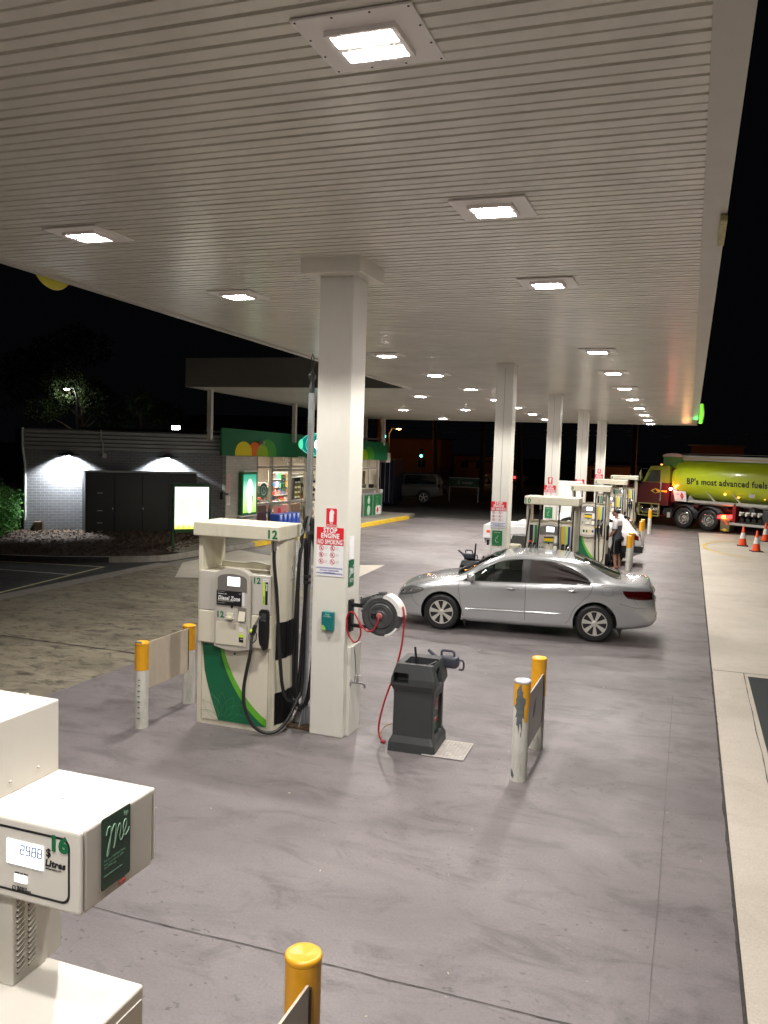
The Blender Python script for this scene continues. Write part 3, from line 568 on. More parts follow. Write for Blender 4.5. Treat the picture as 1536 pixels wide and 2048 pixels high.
def pump_common(t,W_):
    a=W_/2
    # frame: pillars, plinth, back, lid
    mb=MB().box(-a,-a+.055,0,.5,0,2.2,.004,1); mb.build('side_pillar',cream,t)
    prof=[(a-.055,.004),(a,.004),(a+.012,.03),(a+.03,.10),(a+.055,.17),(a+.062,.22),(a+.05,.27),(a+.058,.33),(a+.05,.42),(a+.02,.50),(a-.055,.50)]
    MB().prism([(p[0],p[1]) for p in prof],0,2.2).build('side_pillar',cream,t,smooth=True,angle=50)
    mb=MB().box(-a+.056,a-.056,.012,.49,.0,.055).box(-a+.056,a-.056,.03,.49,.055,1.0); mb.build('lower_cabinet',cream,t)
    MB().box(-a+.062,a-.062,.005,.029,.06,.985).build('lower_door',cream2,t)
    mb=MB().box(-a+.056,a-.056,.03,.47,1.001,1.79).box(-a+.056,a-.056,.44,.49,1.7,1.85); mb.build('upper_cabinet',cream,t)
    mb=MB().prism([(x*.22,1.79+.075*math.sqrt(max(0,1-(x*1.0)**2))) for x in [i/8 for i in range(-8,9)]],.46,.52,'y'); mb.build('rear_arch',greyp,t)
    MB().box(-a-.045,a+.075,-.055,.53,2.195,2.355,.012,2).build('lid',cream,t)
    screws(t,[(x,y,2.356) for x in (-a+.05,-.05,a-.03) for y in (.1,.45)],.007,dgrey)
    # bulging centre console with arched top and curved bottom
    c=-.0; h=.225
    out=[(c-h,.955)]+[(c-h+2*h*i/10,.955-.035*math.sin(PI*i/10)) for i in range(1,10)]+[(c+h,.955),(c+h*.98,1.76)]+[(c+h*.98*math.cos(R(q)),1.76+.095*math.sin(R(q))) for q in range(15,180,15)]+[(c-h*.98,1.76)]
    MB().prism(out,-.075,.03,'y').build('console',greyp,t)
    MB().prism([(p[0]*.86,1.40+(p[1]-1.40)*.80+.03) for p in out],-.078,-.074,'y').build('console_face',mat('console_face',(.50,.47,.42),.4),t)
    mb=MB().prism([(-.185,1.60),(.185,1.60),(.185,1.735)]+[(.185*math.cos(R(q)),1.735+.06*math.sin(R(q))) for q in range(20,170,20)]+[(-.185,1.735)],-.083,-.078,'y'); mb.build('display_surround',mat('display_grey',(.16,.15,.135),.3),t)
    MB().box(-.055,.1,-.088,-.083,1.66,1.76).build('display_screen',screen,t)
    MB().prism([(-.2,.985),(.19,.985),(.19,1.24),(-.2,1.24)],-.082,-.078,'y').build('receipt_door',cream2,t)
    mb=MB().box(-.06,.03,-.12,-.08,1.285,1.31).box(-.055,.025,-.10,-.08,1.31,1.35); mb.build('card_reader',cream2,t)
    mb=MB().prism([(.08,1.27),(.185,1.27),(.185,1.42),(.08,1.42)],-.079,-.078,'y'); mb.build('keypad_recess',mat('recess_dark',(.2,.18,.15),.5),t); MB().prism([(-.11,1.275),(-.083,1.275),(-.083,1.38)],.095,.175,'x').build('tray',cream2,t)
    mb=MB(); disc(mb,.0,1.42,.016,-.081,.003); disc(mb,.0,.865,.013,.002,.003); mb.build('keyhole',blackp,t)
    # side panels
    for s,x0,x1 in ((-1,-a+.04,-.228),(1,.228,a-.03)):
        MB().box(x0,x1,-.05,.03,.975,1.345,.008,2).build('side_panel',cream2,t); MB().box(x0,x1,-.042,.03,1.35,1.80,.006,1).build('side_panel',mat('panel_grey',(.50,.475,.425),.4),t)
    # side grilles
    for z0,z1 in ((.84,1.26),(.09,.46)):
        P=[(a+.013,.03),(a+.032,.10),(a+.057,.17),(a+.064,.22),(a+.052,.27),(a+.06,.33),(a+.052,.42),(a+.023,.49)]
        mb=MB()
        for i in range(len(P)-1): mb.face([(P[i][0]+.003,P[i][1],z0),(P[i+1][0]+.003,P[i+1][1],z0),(P[i+1][0]+.003,P[i+1][1],z1),(P[i][0]+.003,P[i][1],z1)])
        mb.build('vent_grille',blackp,t); mb=MB(); z=z0+.012
        while z<z1-.01:
            for i in range(len(P)-1): mb.face([(P[i][0]+.004,P[i][1],z),(P[i+1][0]+.004,P[i+1][1],z),(P[i+1][0]+.009,P[i+1][1],z+.006),(P[i][0]+.009,P[i][1],z+.006)])
            z+=.0125
        mb.build('vent_slat',dgrey,t)
def make_pump(x,y,label,num,multi):
    W_=.975; a=W_/2; t=thing('fuel_pump',label,'fuel pump',(x,y,0),0,'fuel pumps on the forecourt')
    pump_common(t,W_)
    if not multi:
        swoosh(t,-a+.065,a-.065,.065,.95,.004)
        text('12',.13,numg,t,(a-.015,-.0565,2.262),bold=.035); text('12',.095,numg,t,(.288,-.0435,1.735),bold=.035); text('12',.095,numg,t,(-.15,-.079,1.32),bold=.035)
        MB().box(-.195,.125,-.086,-.079,1.435,1.60).build('black_notice',ink,t)
        text('Diesel Zone',.064,signw,t,(-.035,-.087,1.515),sx=.80,bold=.035,shear=.2); text('Welcome to the',.016,signw,t,(-.12,-.087,1.563),bold=.02)
        mb=MB()
        for k in range(2): mb.box(-.18,.09-.06*k,-.0872,-.0862,1.487-k*.008,1.490-k*.008)
        for zz in (1.585,1.455):
            for k in range(6): mb.tube([(-.185+k*.016,-.087,zz),(-.177+k*.016,-.087,zz+.006),(-.169+k*.016,-.087,zz)],.0012,4)
        ring(mb,.105,1.575,.005,.008,-.087); mb.build('notice_print',greyp,t); MB().box(.13,.16,-.0805,-.078,1.44,1.6).build('side_sticker',signw,t)
        MB().box(.37,.395,-.0435,-.042,1.475,1.73).build('lime_strip',ylime,t); MB().box(.399,.43,-.0435,-.042,1.475,1.73).build('black_strip',ink,t); MB().box(.37,.435,-.0435,-.042,1.732,1.765).build('strip_cap',signw,t)
        text('diesel',.032,signw,t,(.414,-.044,1.67),rot=(PI/2,-PI/2,0),bold=.03); text('Ultimate',.022,green,t,(.383,-.044,1.53),rot=(PI/2,-PI/2,0),bold=.02); text('High Flow',.012,ink,t,(.402,-.044,1.748))
        MB().box(.10,.155,-.0845,-.083,1.15,1.2).build('fuel_sticker',signw,t); MB().box(.1,.155,-.0845,-.083,1.085,1.12).build('fuel_sticker',ylime,t); MB().box(.1,.155,-.0845,-.083,1.03,1.083).build('fuel_sticker',ink,t); text('diesel',.014,signw,t,(.135,-.085,1.065),bold=.02)
        HX=[(.405,.12)]
    else:
        swoosh(t,-a+.065,a-.065,.065,.95,.004)
        text(num,.13,numg,t,(-a+.02,-.0565,2.262),bold=.03); text(num,.095,numg,t,(-.15,-.079,1.32),bold=.03)
        MB().box(-.10,.10,-.086,-.079,1.445,1.56).build('fuel_notice',yelp,t); MB().box(-.10,.10,-.087,-.086,1.53,1.56).build('notice_band',ink,t); MB().box(-.10,.10,-.087,-.086,1.445,1.465).build('notice_band',pgreen,t)
        MB().box(.11,.185,-.0825,-.079,1.44,1.58).build('side_sticker',signw,t); MB().box(-.19,-.14,-.0825,-.079,1.44,1.59).build('side_sticker',mat('sticker_pink',(.6,.5,.48),.5),t); MB().box(-.06,.1,-.0825,-.079,1.585,1.6).build('side_sticker',signw,t)
        for k,m in enumerate((ink,pgreen,yelp,blu)):
            MB().box(-.13+k*.08,-.08+k*.08,-.0845,-.083,1.05,1.12).build('fuel_sticker',m,t)
        for x0,x1,m in ((-.40,-.33,ink),(-.30,-.25,pgreen),(.24,.295,yelp),(.325,.365,ylime),(.37,.41,blu)):
            MB().box(x0,x1,-.0445,-.042,1.42,1.78).build('fuel_strip',m,t)
        MB().box(-.40,-.33,-.0455,-.0446,1.42,1.46).build('red_sticker',red,t)
        HX=[(-.375,.07),(-.285,.07),(.285,.07),(.375,.07)]
    for hx,wd in HX:
        w=wd/2
        MB().prism([(hx-w,1.13),(hx-w*.95,1.40),(hx-w*.6,1.425),(hx+w*.6,1.425),(hx+w*.95,1.40),(hx+w,1.13),(hx+w*.8,.985),(hx,.965),(hx-w*.8,1.04)],-.085,-.048,'y').build('nozzle_boot',blackp,t)
        MB().box(hx-w*.55,hx+w*.55,-.0875,-.085,1.30,1.39,.004,1).build('boot_slot',dgrey,t)
        if multi:
            i=HX.index((hx,wd)); m=[signw,signw,yelp,signw][i]
            nozzle(t,hx-.02,-.08,1.24,m)
    if not multi:
        nozzle(t,.335,-.11,1.22)
        # long hose: from nozzle down, loop right along the ground, up the mast
        hose(t,[(.300,-.165,.98),(.28,-.165,.88),(.24,-.16,.70),(.215,-.16,.52),(.235,-.17,.33),(.32,-.15,.14),(.44,-.1,.045),(.56,-.02,.05),(.65,.08,.17),(.70,.22,.38)],.020)
        hose(t,[(.495,-.03,2.15),(.50,-.04,1.95),(.53,-.02,1.6),(.56,-.02,1.2),(.585,.0,.8),(.60,.03,.55),(.63,.08,.40),(.68,.2,.36),(.71,.3,.5),(.70,.36,1.2),(.68,.38,2.2)],.020)
        MB().cyl((.495,-.03,2.08),(.495,-.03,2.21),.024,n=14).build('hose_fitting',steel,t,smooth=True)
    else:
        for q,(hx,wd) in enumerate(HX):
            tx=[-.42,-.20,.18,.46][q]; dx=[-.12,.06,-.06,.10][q]
            hose(t,[(tx,-.03,2.16),(tx,-.05,1.95),(tx+(hx+dx-tx)*.5,-.14,1.4),(hx+dx,-.16,.8),(hx+dx*.8,-.17,.35),(hx,-.18,.2),(hx-.03,-.17,.35),(hx-.05,-.15,.8),(hx-.055,-.14,1.0)],.016)
            MB().cyl((tx,-.03,2.10),(tx,-.03,2.2),.022,n=12).build('hose_fitting',steel,t,smooth=True)
    return t
make_pump(-4.765,8.38,'cream diesel pump number twelve with one nozzle and green swoosh','12',False)
p10=make_pump(-2.60,17.2,'cream pump number ten directly behind the silver car roof','10',True)
def pump_more(y,x,num,label):
    t=dup(p10,None,(x,y,0),None,label)
    for k in list(kids(t)):
        if k.name.startswith('lettering'):
            loc=k.location.copy(); sz=.12 if loc.z>2 else .085; bpy.data.objects.remove(k)
            if num: text(num,sz,numg,t,loc,bold=.03)
    return t
pump_more(24.2,-2.60,'8','cream pump number eight, left of the standing man')
pump_more(30.3,-2.58,'6','cream pump third in the far row, partly behind pump eight')
pump_more(36.7,-2.58,'4','farthest cream pump, in front of the red truck cab')
# ---------------------------------------------------------------- foreground pump
t=thing('old_fuel_pump','large pale pump number sixteen with display head, cut by the left frame edge','fuel pump',(-1.93,2.35,0))
pw=mat('pale_enamel',(.70,.665,.60),.33,noise=.03,nscale=2,dirt=.06)
MB().box(-1.05,0,0.018,.42,1.59,1.90,.012,3).build('display_head',pw,t); MB().box(-1.03,-.0,-.004,.018,1.592,1.898,.012,3).build('front_bezel',pw,t); MB().box(-1.03,-.002,.421,.44,1.60,1.896,.008,2).build('rear_bezel',pw,t)
P=rrect(-.95,-.045,1.625,1.868,.035); q=rrect(-.941,-.054,1.634,1.859,.029); mb=MB()
for i in range(len(P)): mb.face([(P[i][0],-.0055,P[i][1]),(P[(i+1)%len(P)][0],-.0055,P[(i+1)%len(P)][1]),(q[(i+1)%len(P)][0],-.0055,q[(i+1)%len(P)][1]),(q[i][0],-.0055,q[i][1])])
mb.build('black_border',ink,t)
scrm=mat('display_glow',(.9,.95,1.),.3,emit=1.15,ecol=(.93,.96,1.))
MB().box(-.325,-.162,-.008,-.0045,1.73,1.82).build('display_screen',scrm,t); MB().box(-.29,-.235,-.008,-.0045,1.665,1.693).build('price_screen',scrm,t)
def seg7(mb,ch,x,z,h,y,wd=.0022):
    S={'2':'abged','9':'abcdfg','8':'abcdefg','5':'afgcd','3':'abgcd'}[ch]; w=h*.5; sh=.08*h
    L_={'a':((0,1),(1,1)),'b':((1,1),(1,.5)),'c':((1,.5),(1,0)),'d':((0,0),(1,0)),'e':((0,0),(0,.5)),'f':((0,.5),(0,1)),'g':((0,.5),(1,.5))}
    for c in S:
        (a,b),(c2,d)=L_[c]; mb.tube([(x+a*w+b*sh,y,z+b*h),(x+c2*w+d*sh,y,z+d*h)],wd/2,5)
mb=MB()
for i,ch in enumerate('2988'): seg7(mb,ch,-.262+i*.026,1.775,.033,-.0095,.0042)
mb.build('amount_digits',mat('lcd_blue',(.12,.18,.34),.5),t); mb=MB()
for i,ch in enumerate('35'): seg7(mb,ch,-.235+i*.02,1.745,.018,-.0095,.0016)
mb.build('litre_digits',mat('lcd_faint',(.6,.62,.66),.5),t)
text('$',.042,ink,t,(-.139,-.0055,1.80),bold=.02); text('Litres',.034,ink,t,(-.154,-.0055,1.762),align='LEFT',bold=.045,shear=.15); text('Minimum Delivery 2.0 L',.0068,ink,t,(-.152,-.0055,1.742),align='LEFT',bold=.02)
text('16',.078,numg,t,(-.094,-.0065,1.838),bold=.045,sx=1.12,sp=.86); text('cents per litre',.0095,ink,t,(-.29,-.0055,1.7),align='LEFT',bold=.025)
mb=MB(); ring(mb,-.294,1.641,.006,.0085,-.0065,n=16); mb.build('maker_emblem',ink,t); text('GILBARCO',.0092,ink,t,(-.282,-.0055,1.646),align='LEFT',bold=.03); text('VEEDER-ROOT',.0092,ink,t,(-.282,-.0055,1.637),align='LEFT',bold=.03)
MB().box(-1.05,-.46,.06,.42,1.899,2.2,.006,2).build('hose_housing',pw,t)
screws(t,[(-.55,.2,2.2),(-.48,.38,2.2),(-.62,.415,2.2),(-.25,.2,1.9),(-.459,.15,1.95),(-.459,.3,1.955)],.007,greyp,(1,1,.8))
MB().box(-1.0,-.42,.12,.30,1.15,1.59,.004,1).box(-1.0,-.43,.301,.40,1.15,1.59,.004,1).build('neck',pw,t)
for i in range(17):
    for y0 in (.14,.20):
        z=1.19+i*.0225; MB().prism([(y0,z),(y0+.038,z+.016),(y0+.038,z+.024),(y0,z+.008)],-.4215,-.416,'x').build('louvre_slot',mat('louvre_dark',(.06,.05,.04),.7),t)
        MB().prism([(y0,z+.008),(y0+.038,z+.024),(y0+.038,z+.027),(y0,z+.011)],-.42,-.412,'x').build('louvre_lip',pw,t)
MB().box(-1.05,.03,-.6,.33,.0,1.15,.012,3).build('lower_cabinet',pw,t); MB().box(.0301,.034,-.58,.31,.02,1.10,.001,1).build('lower_door',pw,t)
mb=MB(); ch2=kids(t)
# green loyalty sticker on head side (facing +x)
s2=thing('side_sign',None,None,(.001,.20,1.765),R(90)); s2.parent=t
MB().prism(rrect(-.095,.072,-.135,.135,.008),-.002,0,'y').build('board',mat('deep_green',(.006,.055,.03),.35),s2); me_logo(s2,-.008,.04,.125,-.003)
for k,qx in enumerate(('Purchase fuel here from','your smartphone with','the BPMe app')): text(qx,.0125,mat('mint_dim',(.12,.26,.18),.5),s2,(-.082,-.0025,-.028-k*.013),align='LEFT')
text('Download today from the App Store',.007,MT['mint_dim'],s2,(-.082,-.0025,-.085),align='LEFT')
s3=thing('small_sticker',None,None,(.001,.225,1.612),R(90)); s3.parent=t
MB().prism(rrect(-.02,.02,-.013,.017,.003),-.0015,0,'y').build('board',mat('faded_pink',(.55,.3,.26),.5),s3); text('bp wild',.012,red,s3,(0,-.002,.003))
# ---------------------------------------------------------------- hose reel, tap
t=thing('hose_reel','grey air hose reel with white cover and red hose, bracketed to the near column','hose reel',(-3.10,8.70,1.42))
MB().box(-.395,-.36,-.05,.05,-.22,.14,.004,1).box(-.36,-.17,-.018,.018,.06,.10,.004,1).box(-.36,-.19,-.018,.018,-.17,-.13,.004,1).cyl((-.26,0,.10),(-.26,0,.18),.009,n=8).build('wall_bracket',blackp,t)
mb=MB().lathe([(0,-.075),(.05,-.082),(.06,-.075),(.13,-.082),(.145,-.07),(.20,-.075),(.225,-.06),(.23,0),(.225,.07),(.2,.085),(0,.09)],(0,0,0),40,'y')
for k in range(9): a=R(60+k*14); mb.box(-.012,.012,-.05,.07,.222,.243,.003,1,Matrix.Rotation(-a+PI/2,4,'Y'))
mb.box(-.2,-.06,-.05,.075,.17,.235,.01,2,Matrix.Rotation(R(-18),4,'Y')); mb.box(-.05,.03,-.03,.05,.21,.255,.006,1); mb.build('drum_case',mgrey,t,smooth=True)
mb=MB()
for r0 in (.165,.105): mb.tube([(r0*math.cos(R(a)),-.081,r0*math.sin(R(a))) for a in range(-60,150,10)],.004,6)
mb.build('moulded_rib',dgrey,t,smooth=True)
P=[(.02,.20),(.03,.225)]+[(.245*math.sin(R(a)),.245*math.cos(R(a))) for a in range(15,88,8)]+[(.20*math.sin(R(a)),.20*math.cos(R(a))) for a in range(84,14,-9)]
MB().prism(P,-.078,.09,'y').build('white_cover',white,t); MB().prism([(.21*math.cos(R(a)),.21*math.sin(R(a))) for a in range(-75,-30,6)]+[(.232*math.cos(R(a)),.232*math.sin(R(a))) for a in range(-33,-78,-6)],-.08,.05,'y').build('white_cover',white,t)
MB().lathe([(0,-.10),(.024,-.10),(.032,-.094),(.036,-.08)],(-.01,0,0),20,'y').build('hub',mat('hub_pink',(.35,.12,.11),.5),t,smooth=True)
MB().box(-.11,-.045,-.088,-.08,-.03,.03,.004,1).build('gauge',blackp,t)
hose(t,[(-.01,-.11,0),(-.01,-.13,-.06),(-.05,-.14,-.14),(-.12,-.13,-.17),(-.2,-.11,-.13),(-.26,-.1,-.05),(-.31,-.09,.01),(-.37,-.085,0),(-.39,-.09,-.1),(-.37,-.1,-.22),(-.31,-.11,-.3),(-.25,-.12,-.3),(-.21,-.12,-.22),(-.22,-.12,-.12),(-.27,-.1,-.03)],.0095,redhose)
hose(t,[(.235,-.02,.12),(.255,-.03,.05),(.262,-.04,-.1),(.24,-.05,-.35),(.17,-.07,-.65),(.08,-.09,-.95),(.03,-.1,-1.2),(.045,-.11,-1.33),(.09,-.12,-1.38)],.0105,redhose)
hose(t,[(.09,-.12,-1.38),(.06,-.1,-1.36),(.05,-.06,-1.28),(.10,-.02,-1.22),(.17,0,-1.2)],.007,mat('chuck_brass',(.45,.32,.2),.35,metal=.6))
MB().cyl((.07,-.12,-1.38),(.12,-.12,-1.385),.022,n=12).build('air_chuck',dred,t)
t=thing('water_tap','small metal garden tap sticking out of the near column','tap',(-3.455,8.70,.62))
MB().cyl((0,0,0),(.13,0,0),.012,n=12).cyl((-.002,0,0),(.006,0,0),.03,n=16).cyl((.075,0,0),(.075,0,.06),.013,n=12).tube([(.12,0,0),(.15,0,-.005),(.165,0,-.03),(.168,0,-.05)],.012,10).build('body',steel,t,smooth=True)
MB().cyl((.075,0,.06),(.075,0,.085),.006,n=8).tube([(.045,-.012,.088),(.075,0,.085),(.105,.012,.088)],.007,8).tube([(.085,-.03,.088),(.075,0,.085),(.065,.03,.088)],.007,8).build('handle',steel,t,smooth=True)
# ---------------------------------------------------------------- wash station
def wash_station(x,y,rz,label,grp='grey windscreen wash stations'):
    t=thing('wash_station',label,'wash station',(x,y,0),rz,grp)
    a,b=.235,.27   # half width x, half depth y
    lv=[(0,1.13,1.10),(.10,1.10,1.08),(.17,.95,.98),(.60,.95,.96),(.66,.96,.97),(.73,1.10,1.07),(.80,1.06,1.06),(.93,.90,.95),(.955,.86,.93)]
    mb=MB(); rings=[]
    for z,sx,sy in lv:
        P=rrect(-a*sx,a*sx,-b*sy,b*sy,.03,3); rings.append([mb.b.verts.new((p[0],p[1],z)) for p in P])
    n=len(rings[0])
    for i in range(len(rings)-1):
        for k in range(n): mb.b.faces.new((rings[i][k],rings[i][(k+1)%n],rings[i+1][(k+1)%n],rings[i+1][k]))
    mb.b.faces.new(rings[0][::-1]); mb.b.faces.new(rings[-1])
    body=mb.build('body',dgrey,t)
    cut=MB().box(-.13,.20,-.19,.10,.80,1.0,.02,2); cut.box(-.22,-.05,-.40,-.13,.74,.86,.02,2,Matrix.Translation((0,0,0))); cut.box(.18,.4,-.16,.17,.14,.58,.02,1); cut.box(.165,.4,-.18,.0,.72,.90,.01,1)
    co=cut.build('cut',blackp,t); bpy.context.view_layer.update(); boolean(body,co,'DIFFERENCE')
    P=rrect(-.125,.125,.0,.38,.01); s=thing('sticker_face',None,None,(.1835,.02,.17),R(90)); s.parent=t
    MB().prism(P,-.003,0,'y').build('sticker',signw,s); MB().prism(rrect(-.125,.125,0,.10,.01),-.0045,-.003,'y').build('green_band',pgreen,s); MB().box(-.125,.125,-.0045,-.003,.10,.135).build('red_band',red,s)
    text('BIN',.13,red,s,(0,-.005,.31),bold=.02,sx=.9); text('AND',.04,pgreen,s,(0,-.005,.235),bold=.02); text('WASH',.085,pgreen,s,(0,-.005,.185),bold=.02,sx=.85)
    return t
def boolean(ob,cutter,op='DIFFERENCE',keep=False,solver='EXACT'):
    m=ob.modifiers.new('b','BOOLEAN'); m.object=cutter; m.operation=op; m.solver=solver
    dg=bpy.context.evaluated_depsgraph_get(); dg.update(); me=bpy.data.meshes.new_from_object(ob.evaluated_get(dg)); old=ob.data; nm=old.name
    ob.modifiers.clear(); ob.data=me; bpy.data.meshes.remove(old); me.name=nm
    if not keep: bpy.data.objects.remove(cutter)
def watering_can(x,y,z,rz,label):
    w=thing('watering_can',label,'watering can',(x,y,z),rz); m=mat('can_blue_grey',(.045,.047,.065),.35)
    MB().box(-.11,.11,-.07,.07,0,.13,.03,3).build('body',m,w,smooth=True,angle=60)
    MB().tube(cat([(-.09,0,.12),(-.085,0,.175),(-.03,0,.185),(.05,0,.18),(.06,0,.125)],5),.014,8).build('handle',m,w,smooth=True)
    MB().tube([(-.10,0,.05),(-.17,0,.11),(-.25,0,.17)],lambda u:.03-.012*u,10).build('spout',m,w,smooth=True)
    MB().tube(cat([(.10,0,.09),(.165,0,.09),(.17,0,.0),(.12,0,-.01)],5),.011,8).build('side_handle',m,w,smooth=True); return w
wash_station(-2.67,8.76,R(3),'dark grey moulded wash station between the near column and the peeling bollard')
s=thing('squeegee','black squeegee handle poking up out of the near wash station','squeegee',(-2.66,8.62,.86)); MB().tube([(0,0,-.05),(-.01,-.01,.14),(-.025,-.01,.27)],lambda u:.016-.004*u,10).build('handle',blackp,s,smooth=True); MB().tube([(-.05,0,-.04),(.1,.03,.06),(.2,.06,.12)],.006,6).build('wire_frame',steel,s)
watering_can(-2.42,9.05,.83,R(-4),'blue grey watering can perched at the rear corner of the near wash station')
wash_station(-4.18,17.3,R(3),'second grey wash station, its top showing over the silver car bonnet')
s=thing('squeegee','tall black squeegee handle standing in the wash station behind the silver car','squeegee',(-4.16,17.3,.9)); MB().tube([(0,0,-.05),(.01,0,.18),(.02,0,.40)],.018,10).build('handle',blackp,s,smooth=True); MB().tube([(.1,0,.03),(.2,0,.09),(.3,0,.14)],.014,8).build('second_handle',blackp,s)
watering_can(-4.28,17.35,.955,R(-4),'dark watering can on the wash station behind the silver car')
t=thing('litter_bin','dark grey bin standing between the second column and pump ten','bin',(-3.36,18.2,0)); MB().prism([(-.18,0),(.18,0),(.2,1.25),(.17,1.45),(-.15,1.45),(-.22,1.2)],-.2,.2,'y').build('body',mat('bin_grey',(.1,.105,.11),.5),t); MB().tube([(-.19,-.21,1.2),(-.19,-.24,1.47),(.1,-.24,1.5),(.15,-.21,1.46)],.012,6).build('handle',dsteel,t)
t=thing('cream_box','small cream box on the side of the second column','box',(-3.46,17.45,1.0)); MB().box(0,.24,-.1,.1,0,.33,.03,3).build('case',cream2,t,smooth=True); MB().box(.02,.22,-.103,-.1,.03,.3,.001,1).build('front_plate',cream,t)
for (x,y,z,w,h,lb,m) in ((-3.55,27.2,.8,.75,1.55,'tall white cabinet between the third and fourth columns',white),(-3.95,26.2,.6,.32,1.55,'blue edged pay cabinet with a small screen beside the third column',mat('cab_blue',(.25,.32,.42),.4))):
    t=thing('service_cabinet',lb,'cabinet',(x,y,0)); MB().box(-w/2,w/2,-.2,.2,0,z+h,.03,2).build('case',m,t); MB().box(-w*.3,w*.3,-.205,-.2,z+h-.45,z+h-.15).build('front_panel',signw,t); MB().box(-w*.2,w*.2,-.208,-.205,z+h-.4,z+h-.25).build('display',screen if w<.5 else paper,t)
# ---------------------------------------------------------------- cars
def crv(pts):
    xs=np.array([p[0] for p in pts],float); ys=np.array([p[1] for p in pts],float); h=np.diff(xs); d=np.diff(ys)/h
    m=np.zeros(len(xs)); m[1:-1]=np.where(d[:-1]*d[1:]>0,2*d[:-1]*d[1:]/(d[:-1]+d[1:]+1e-12),0); m[0]=d[0]; m[-1]=d[-1]
    def f(x):
        x=min(max(x,xs[0]),xs[-1]); i=min(max(int(np.searchsorted(xs,x)-1),0),len(h)-1); t=(x-xs[i])/h[i]
        return float((2*t**3-3*t*t+1)*ys[i]+(t**3-2*t*t+t)*h[i]*m[i]+(-2*t**3+3*t*t)*ys[i+1]+(t**3-t*t)*h[i]*m[i+1])
    return f
GH=[(.915,.03),(.895,.15),(.865,.38),(.825,.62),(.775,.82),(.715,.925),(.62,.965),(.42,.99),(.2,.999),(0,1.)]
HD=[(.93,.22),(.87,.42),(.79,.58),(.69,.70),(.58,.79),(.46,.86),(.34,.92),(.22,.965),(.1,.99),(0,1.)]
class Car:
    def __init__(s,L,T,S,Wd,B,gh=GH): s.L=L; s.T=crv(T); s.S=crv(S); s.W=crv(Wd); s.B=crv(B); s.gh=gh
    def half(s,x,ins=0.,bot=None):
        T,S,W,B=s.T(x)-ins,s.S(x),s.W(x)-ins,s.B(x)
        if bot is not None: B=bot
        S=min(S,T-.02)
        b=max(0,min(1,(T-S-.10)/.30)); b=b*b*(3-2*b)
        P=[(0,B),(.55*W,B),(.86*W,B+.005),(.955*W,B+.045),(.985*W,B+.15),(1.*W,B+(S-B)*.55),(.995*W,B+(S-B)*.74),(.985*W,B+(S-B)*.88),(.955*W,S)]
        for (y1,t1),(y2,t2) in zip(s.gh,HD): P.append((W*(y1*b+y2*(1-b)),S+(T-S)*(t1*b+t2*(1-b))))
        return P
    def ring(s,x,ins=0.,bot=None,k=3):
        P=cat([(0,y,z) for y,z in s.half(x,ins,bot)],k); R_=[(x,p.y,p.z) for p in P]; return R_+[(x,-p[1],p[2]) for p in R_[-2:0:-1]]
    def solid(s,x0,x1,n,ins=0.,bot=None):
        mb=MB(); xs=[x0+(x1-x0)*i/n for i in range(n+1)]
        rr=[[mb.b.verts.new(p) for p in s.ring(x,ins,bot)] for x in xs]; m=len(rr[0])
        for i in range(n):
            for k in range(m): mb.b.faces.new((rr[i][k],rr[i][(k+1)%m],rr[i+1][(k+1)%m],rr[i+1][k]))
        mb.b.faces.new(rr[0][::-1]); mb.b.faces.new(rr[-1]); return mb
    def hw(s,x,z):
        P=s.half(x); P=cat([(0,y,zz) for y,zz in P[3:-3]],4); zs=[p.z for p in P]; ys=[p.y for p in P]
        return float(np.interp(z,zs,ys))
    def top(s,x,y):
        P=s.half(x); P=cat([(0,q,zz) for q,zz in P[8:]],4)[::-1]; return float(np.interp(abs(y),[p.y for p in P],[p.z for p in P]))
    def side(s,f0,f1,x0,x1,off=.003,n=24,m=8,sg=-1,th=None):
        mb=MB(); 
        def g(u,v):
            x=x0+(x1-x0)*u; z=f0(x)+(f1(x)-f0(x))*v; return (x,sg*(s.hw(x,z)+off),z)
        return mb.grid(g,n,m)
    def line(s,mb,pts,r=.0035,sg=-1,k=6,off=0.):
        P=cat([(x,0,z) for x,z in pts],k); return mb.tube([(p.x,sg*(s.hw(p.x,p.z)+off),p.z) for p in P],r,5)
def wheel(parent,x,y,r,sg,w=.2,rim=None,spokes=7,hub=.21):
    t=thing('wheel',None,None,(x,y,r)); t.parent=parent
    MB().lathe([(hub,-w/2*.85),(r-.045,-w/2),(r-.012,-w/2+.012),(r,-w/2+.04),(r,w/2-.04),(r-.012,w/2-.012),(r-.045,w/2),(hub,w/2*.85)],(0,0,0),40,'y',True).build('tyre',rubber,t,smooth=True,angle=50)
    y0=sg*w/2*.86
    MB().lathe([(0,y0*.75),(hub*.95,y0*.75),(hub*1.0,y0*.9),(hub*1.02,y0)],(0,0,0),36,'y').build('wheel_well',blackp,t)
    mb=MB().lathe([(hub*.96,y0*.9),(hub*.97,y0*1.02),(hub*1.02,y0*1.03),(hub*1.04,y0*.95)],(0,0,0),40,'y'); mb.lathe([(0,y0*1.1),(hub*.2,y0*1.08),(hub*.26,y0*.98),(hub*.26,y0*.8)],(0,0,0),24,'y')
    for k in range(spokes):
        a=2*PI*k/spokes+.3; m=Matrix.Rotation(-a,4,'Y'); ya,yb=sorted((y0*.82,y0*1.02))
        mb.prism([(hub*.18,-hub*.075),(hub*.55,-hub*.125),(hub*.97,-hub*.19),(hub*.99,hub*.19),(hub*.55,hub*.125),(hub*.18,hub*.075)],ya,yb,'y',m)
    mb.build('rim',rim or mat('hubcap_silver',(.58,.57,.52),.35,metal=.35),t,smooth=True,angle=40); return t
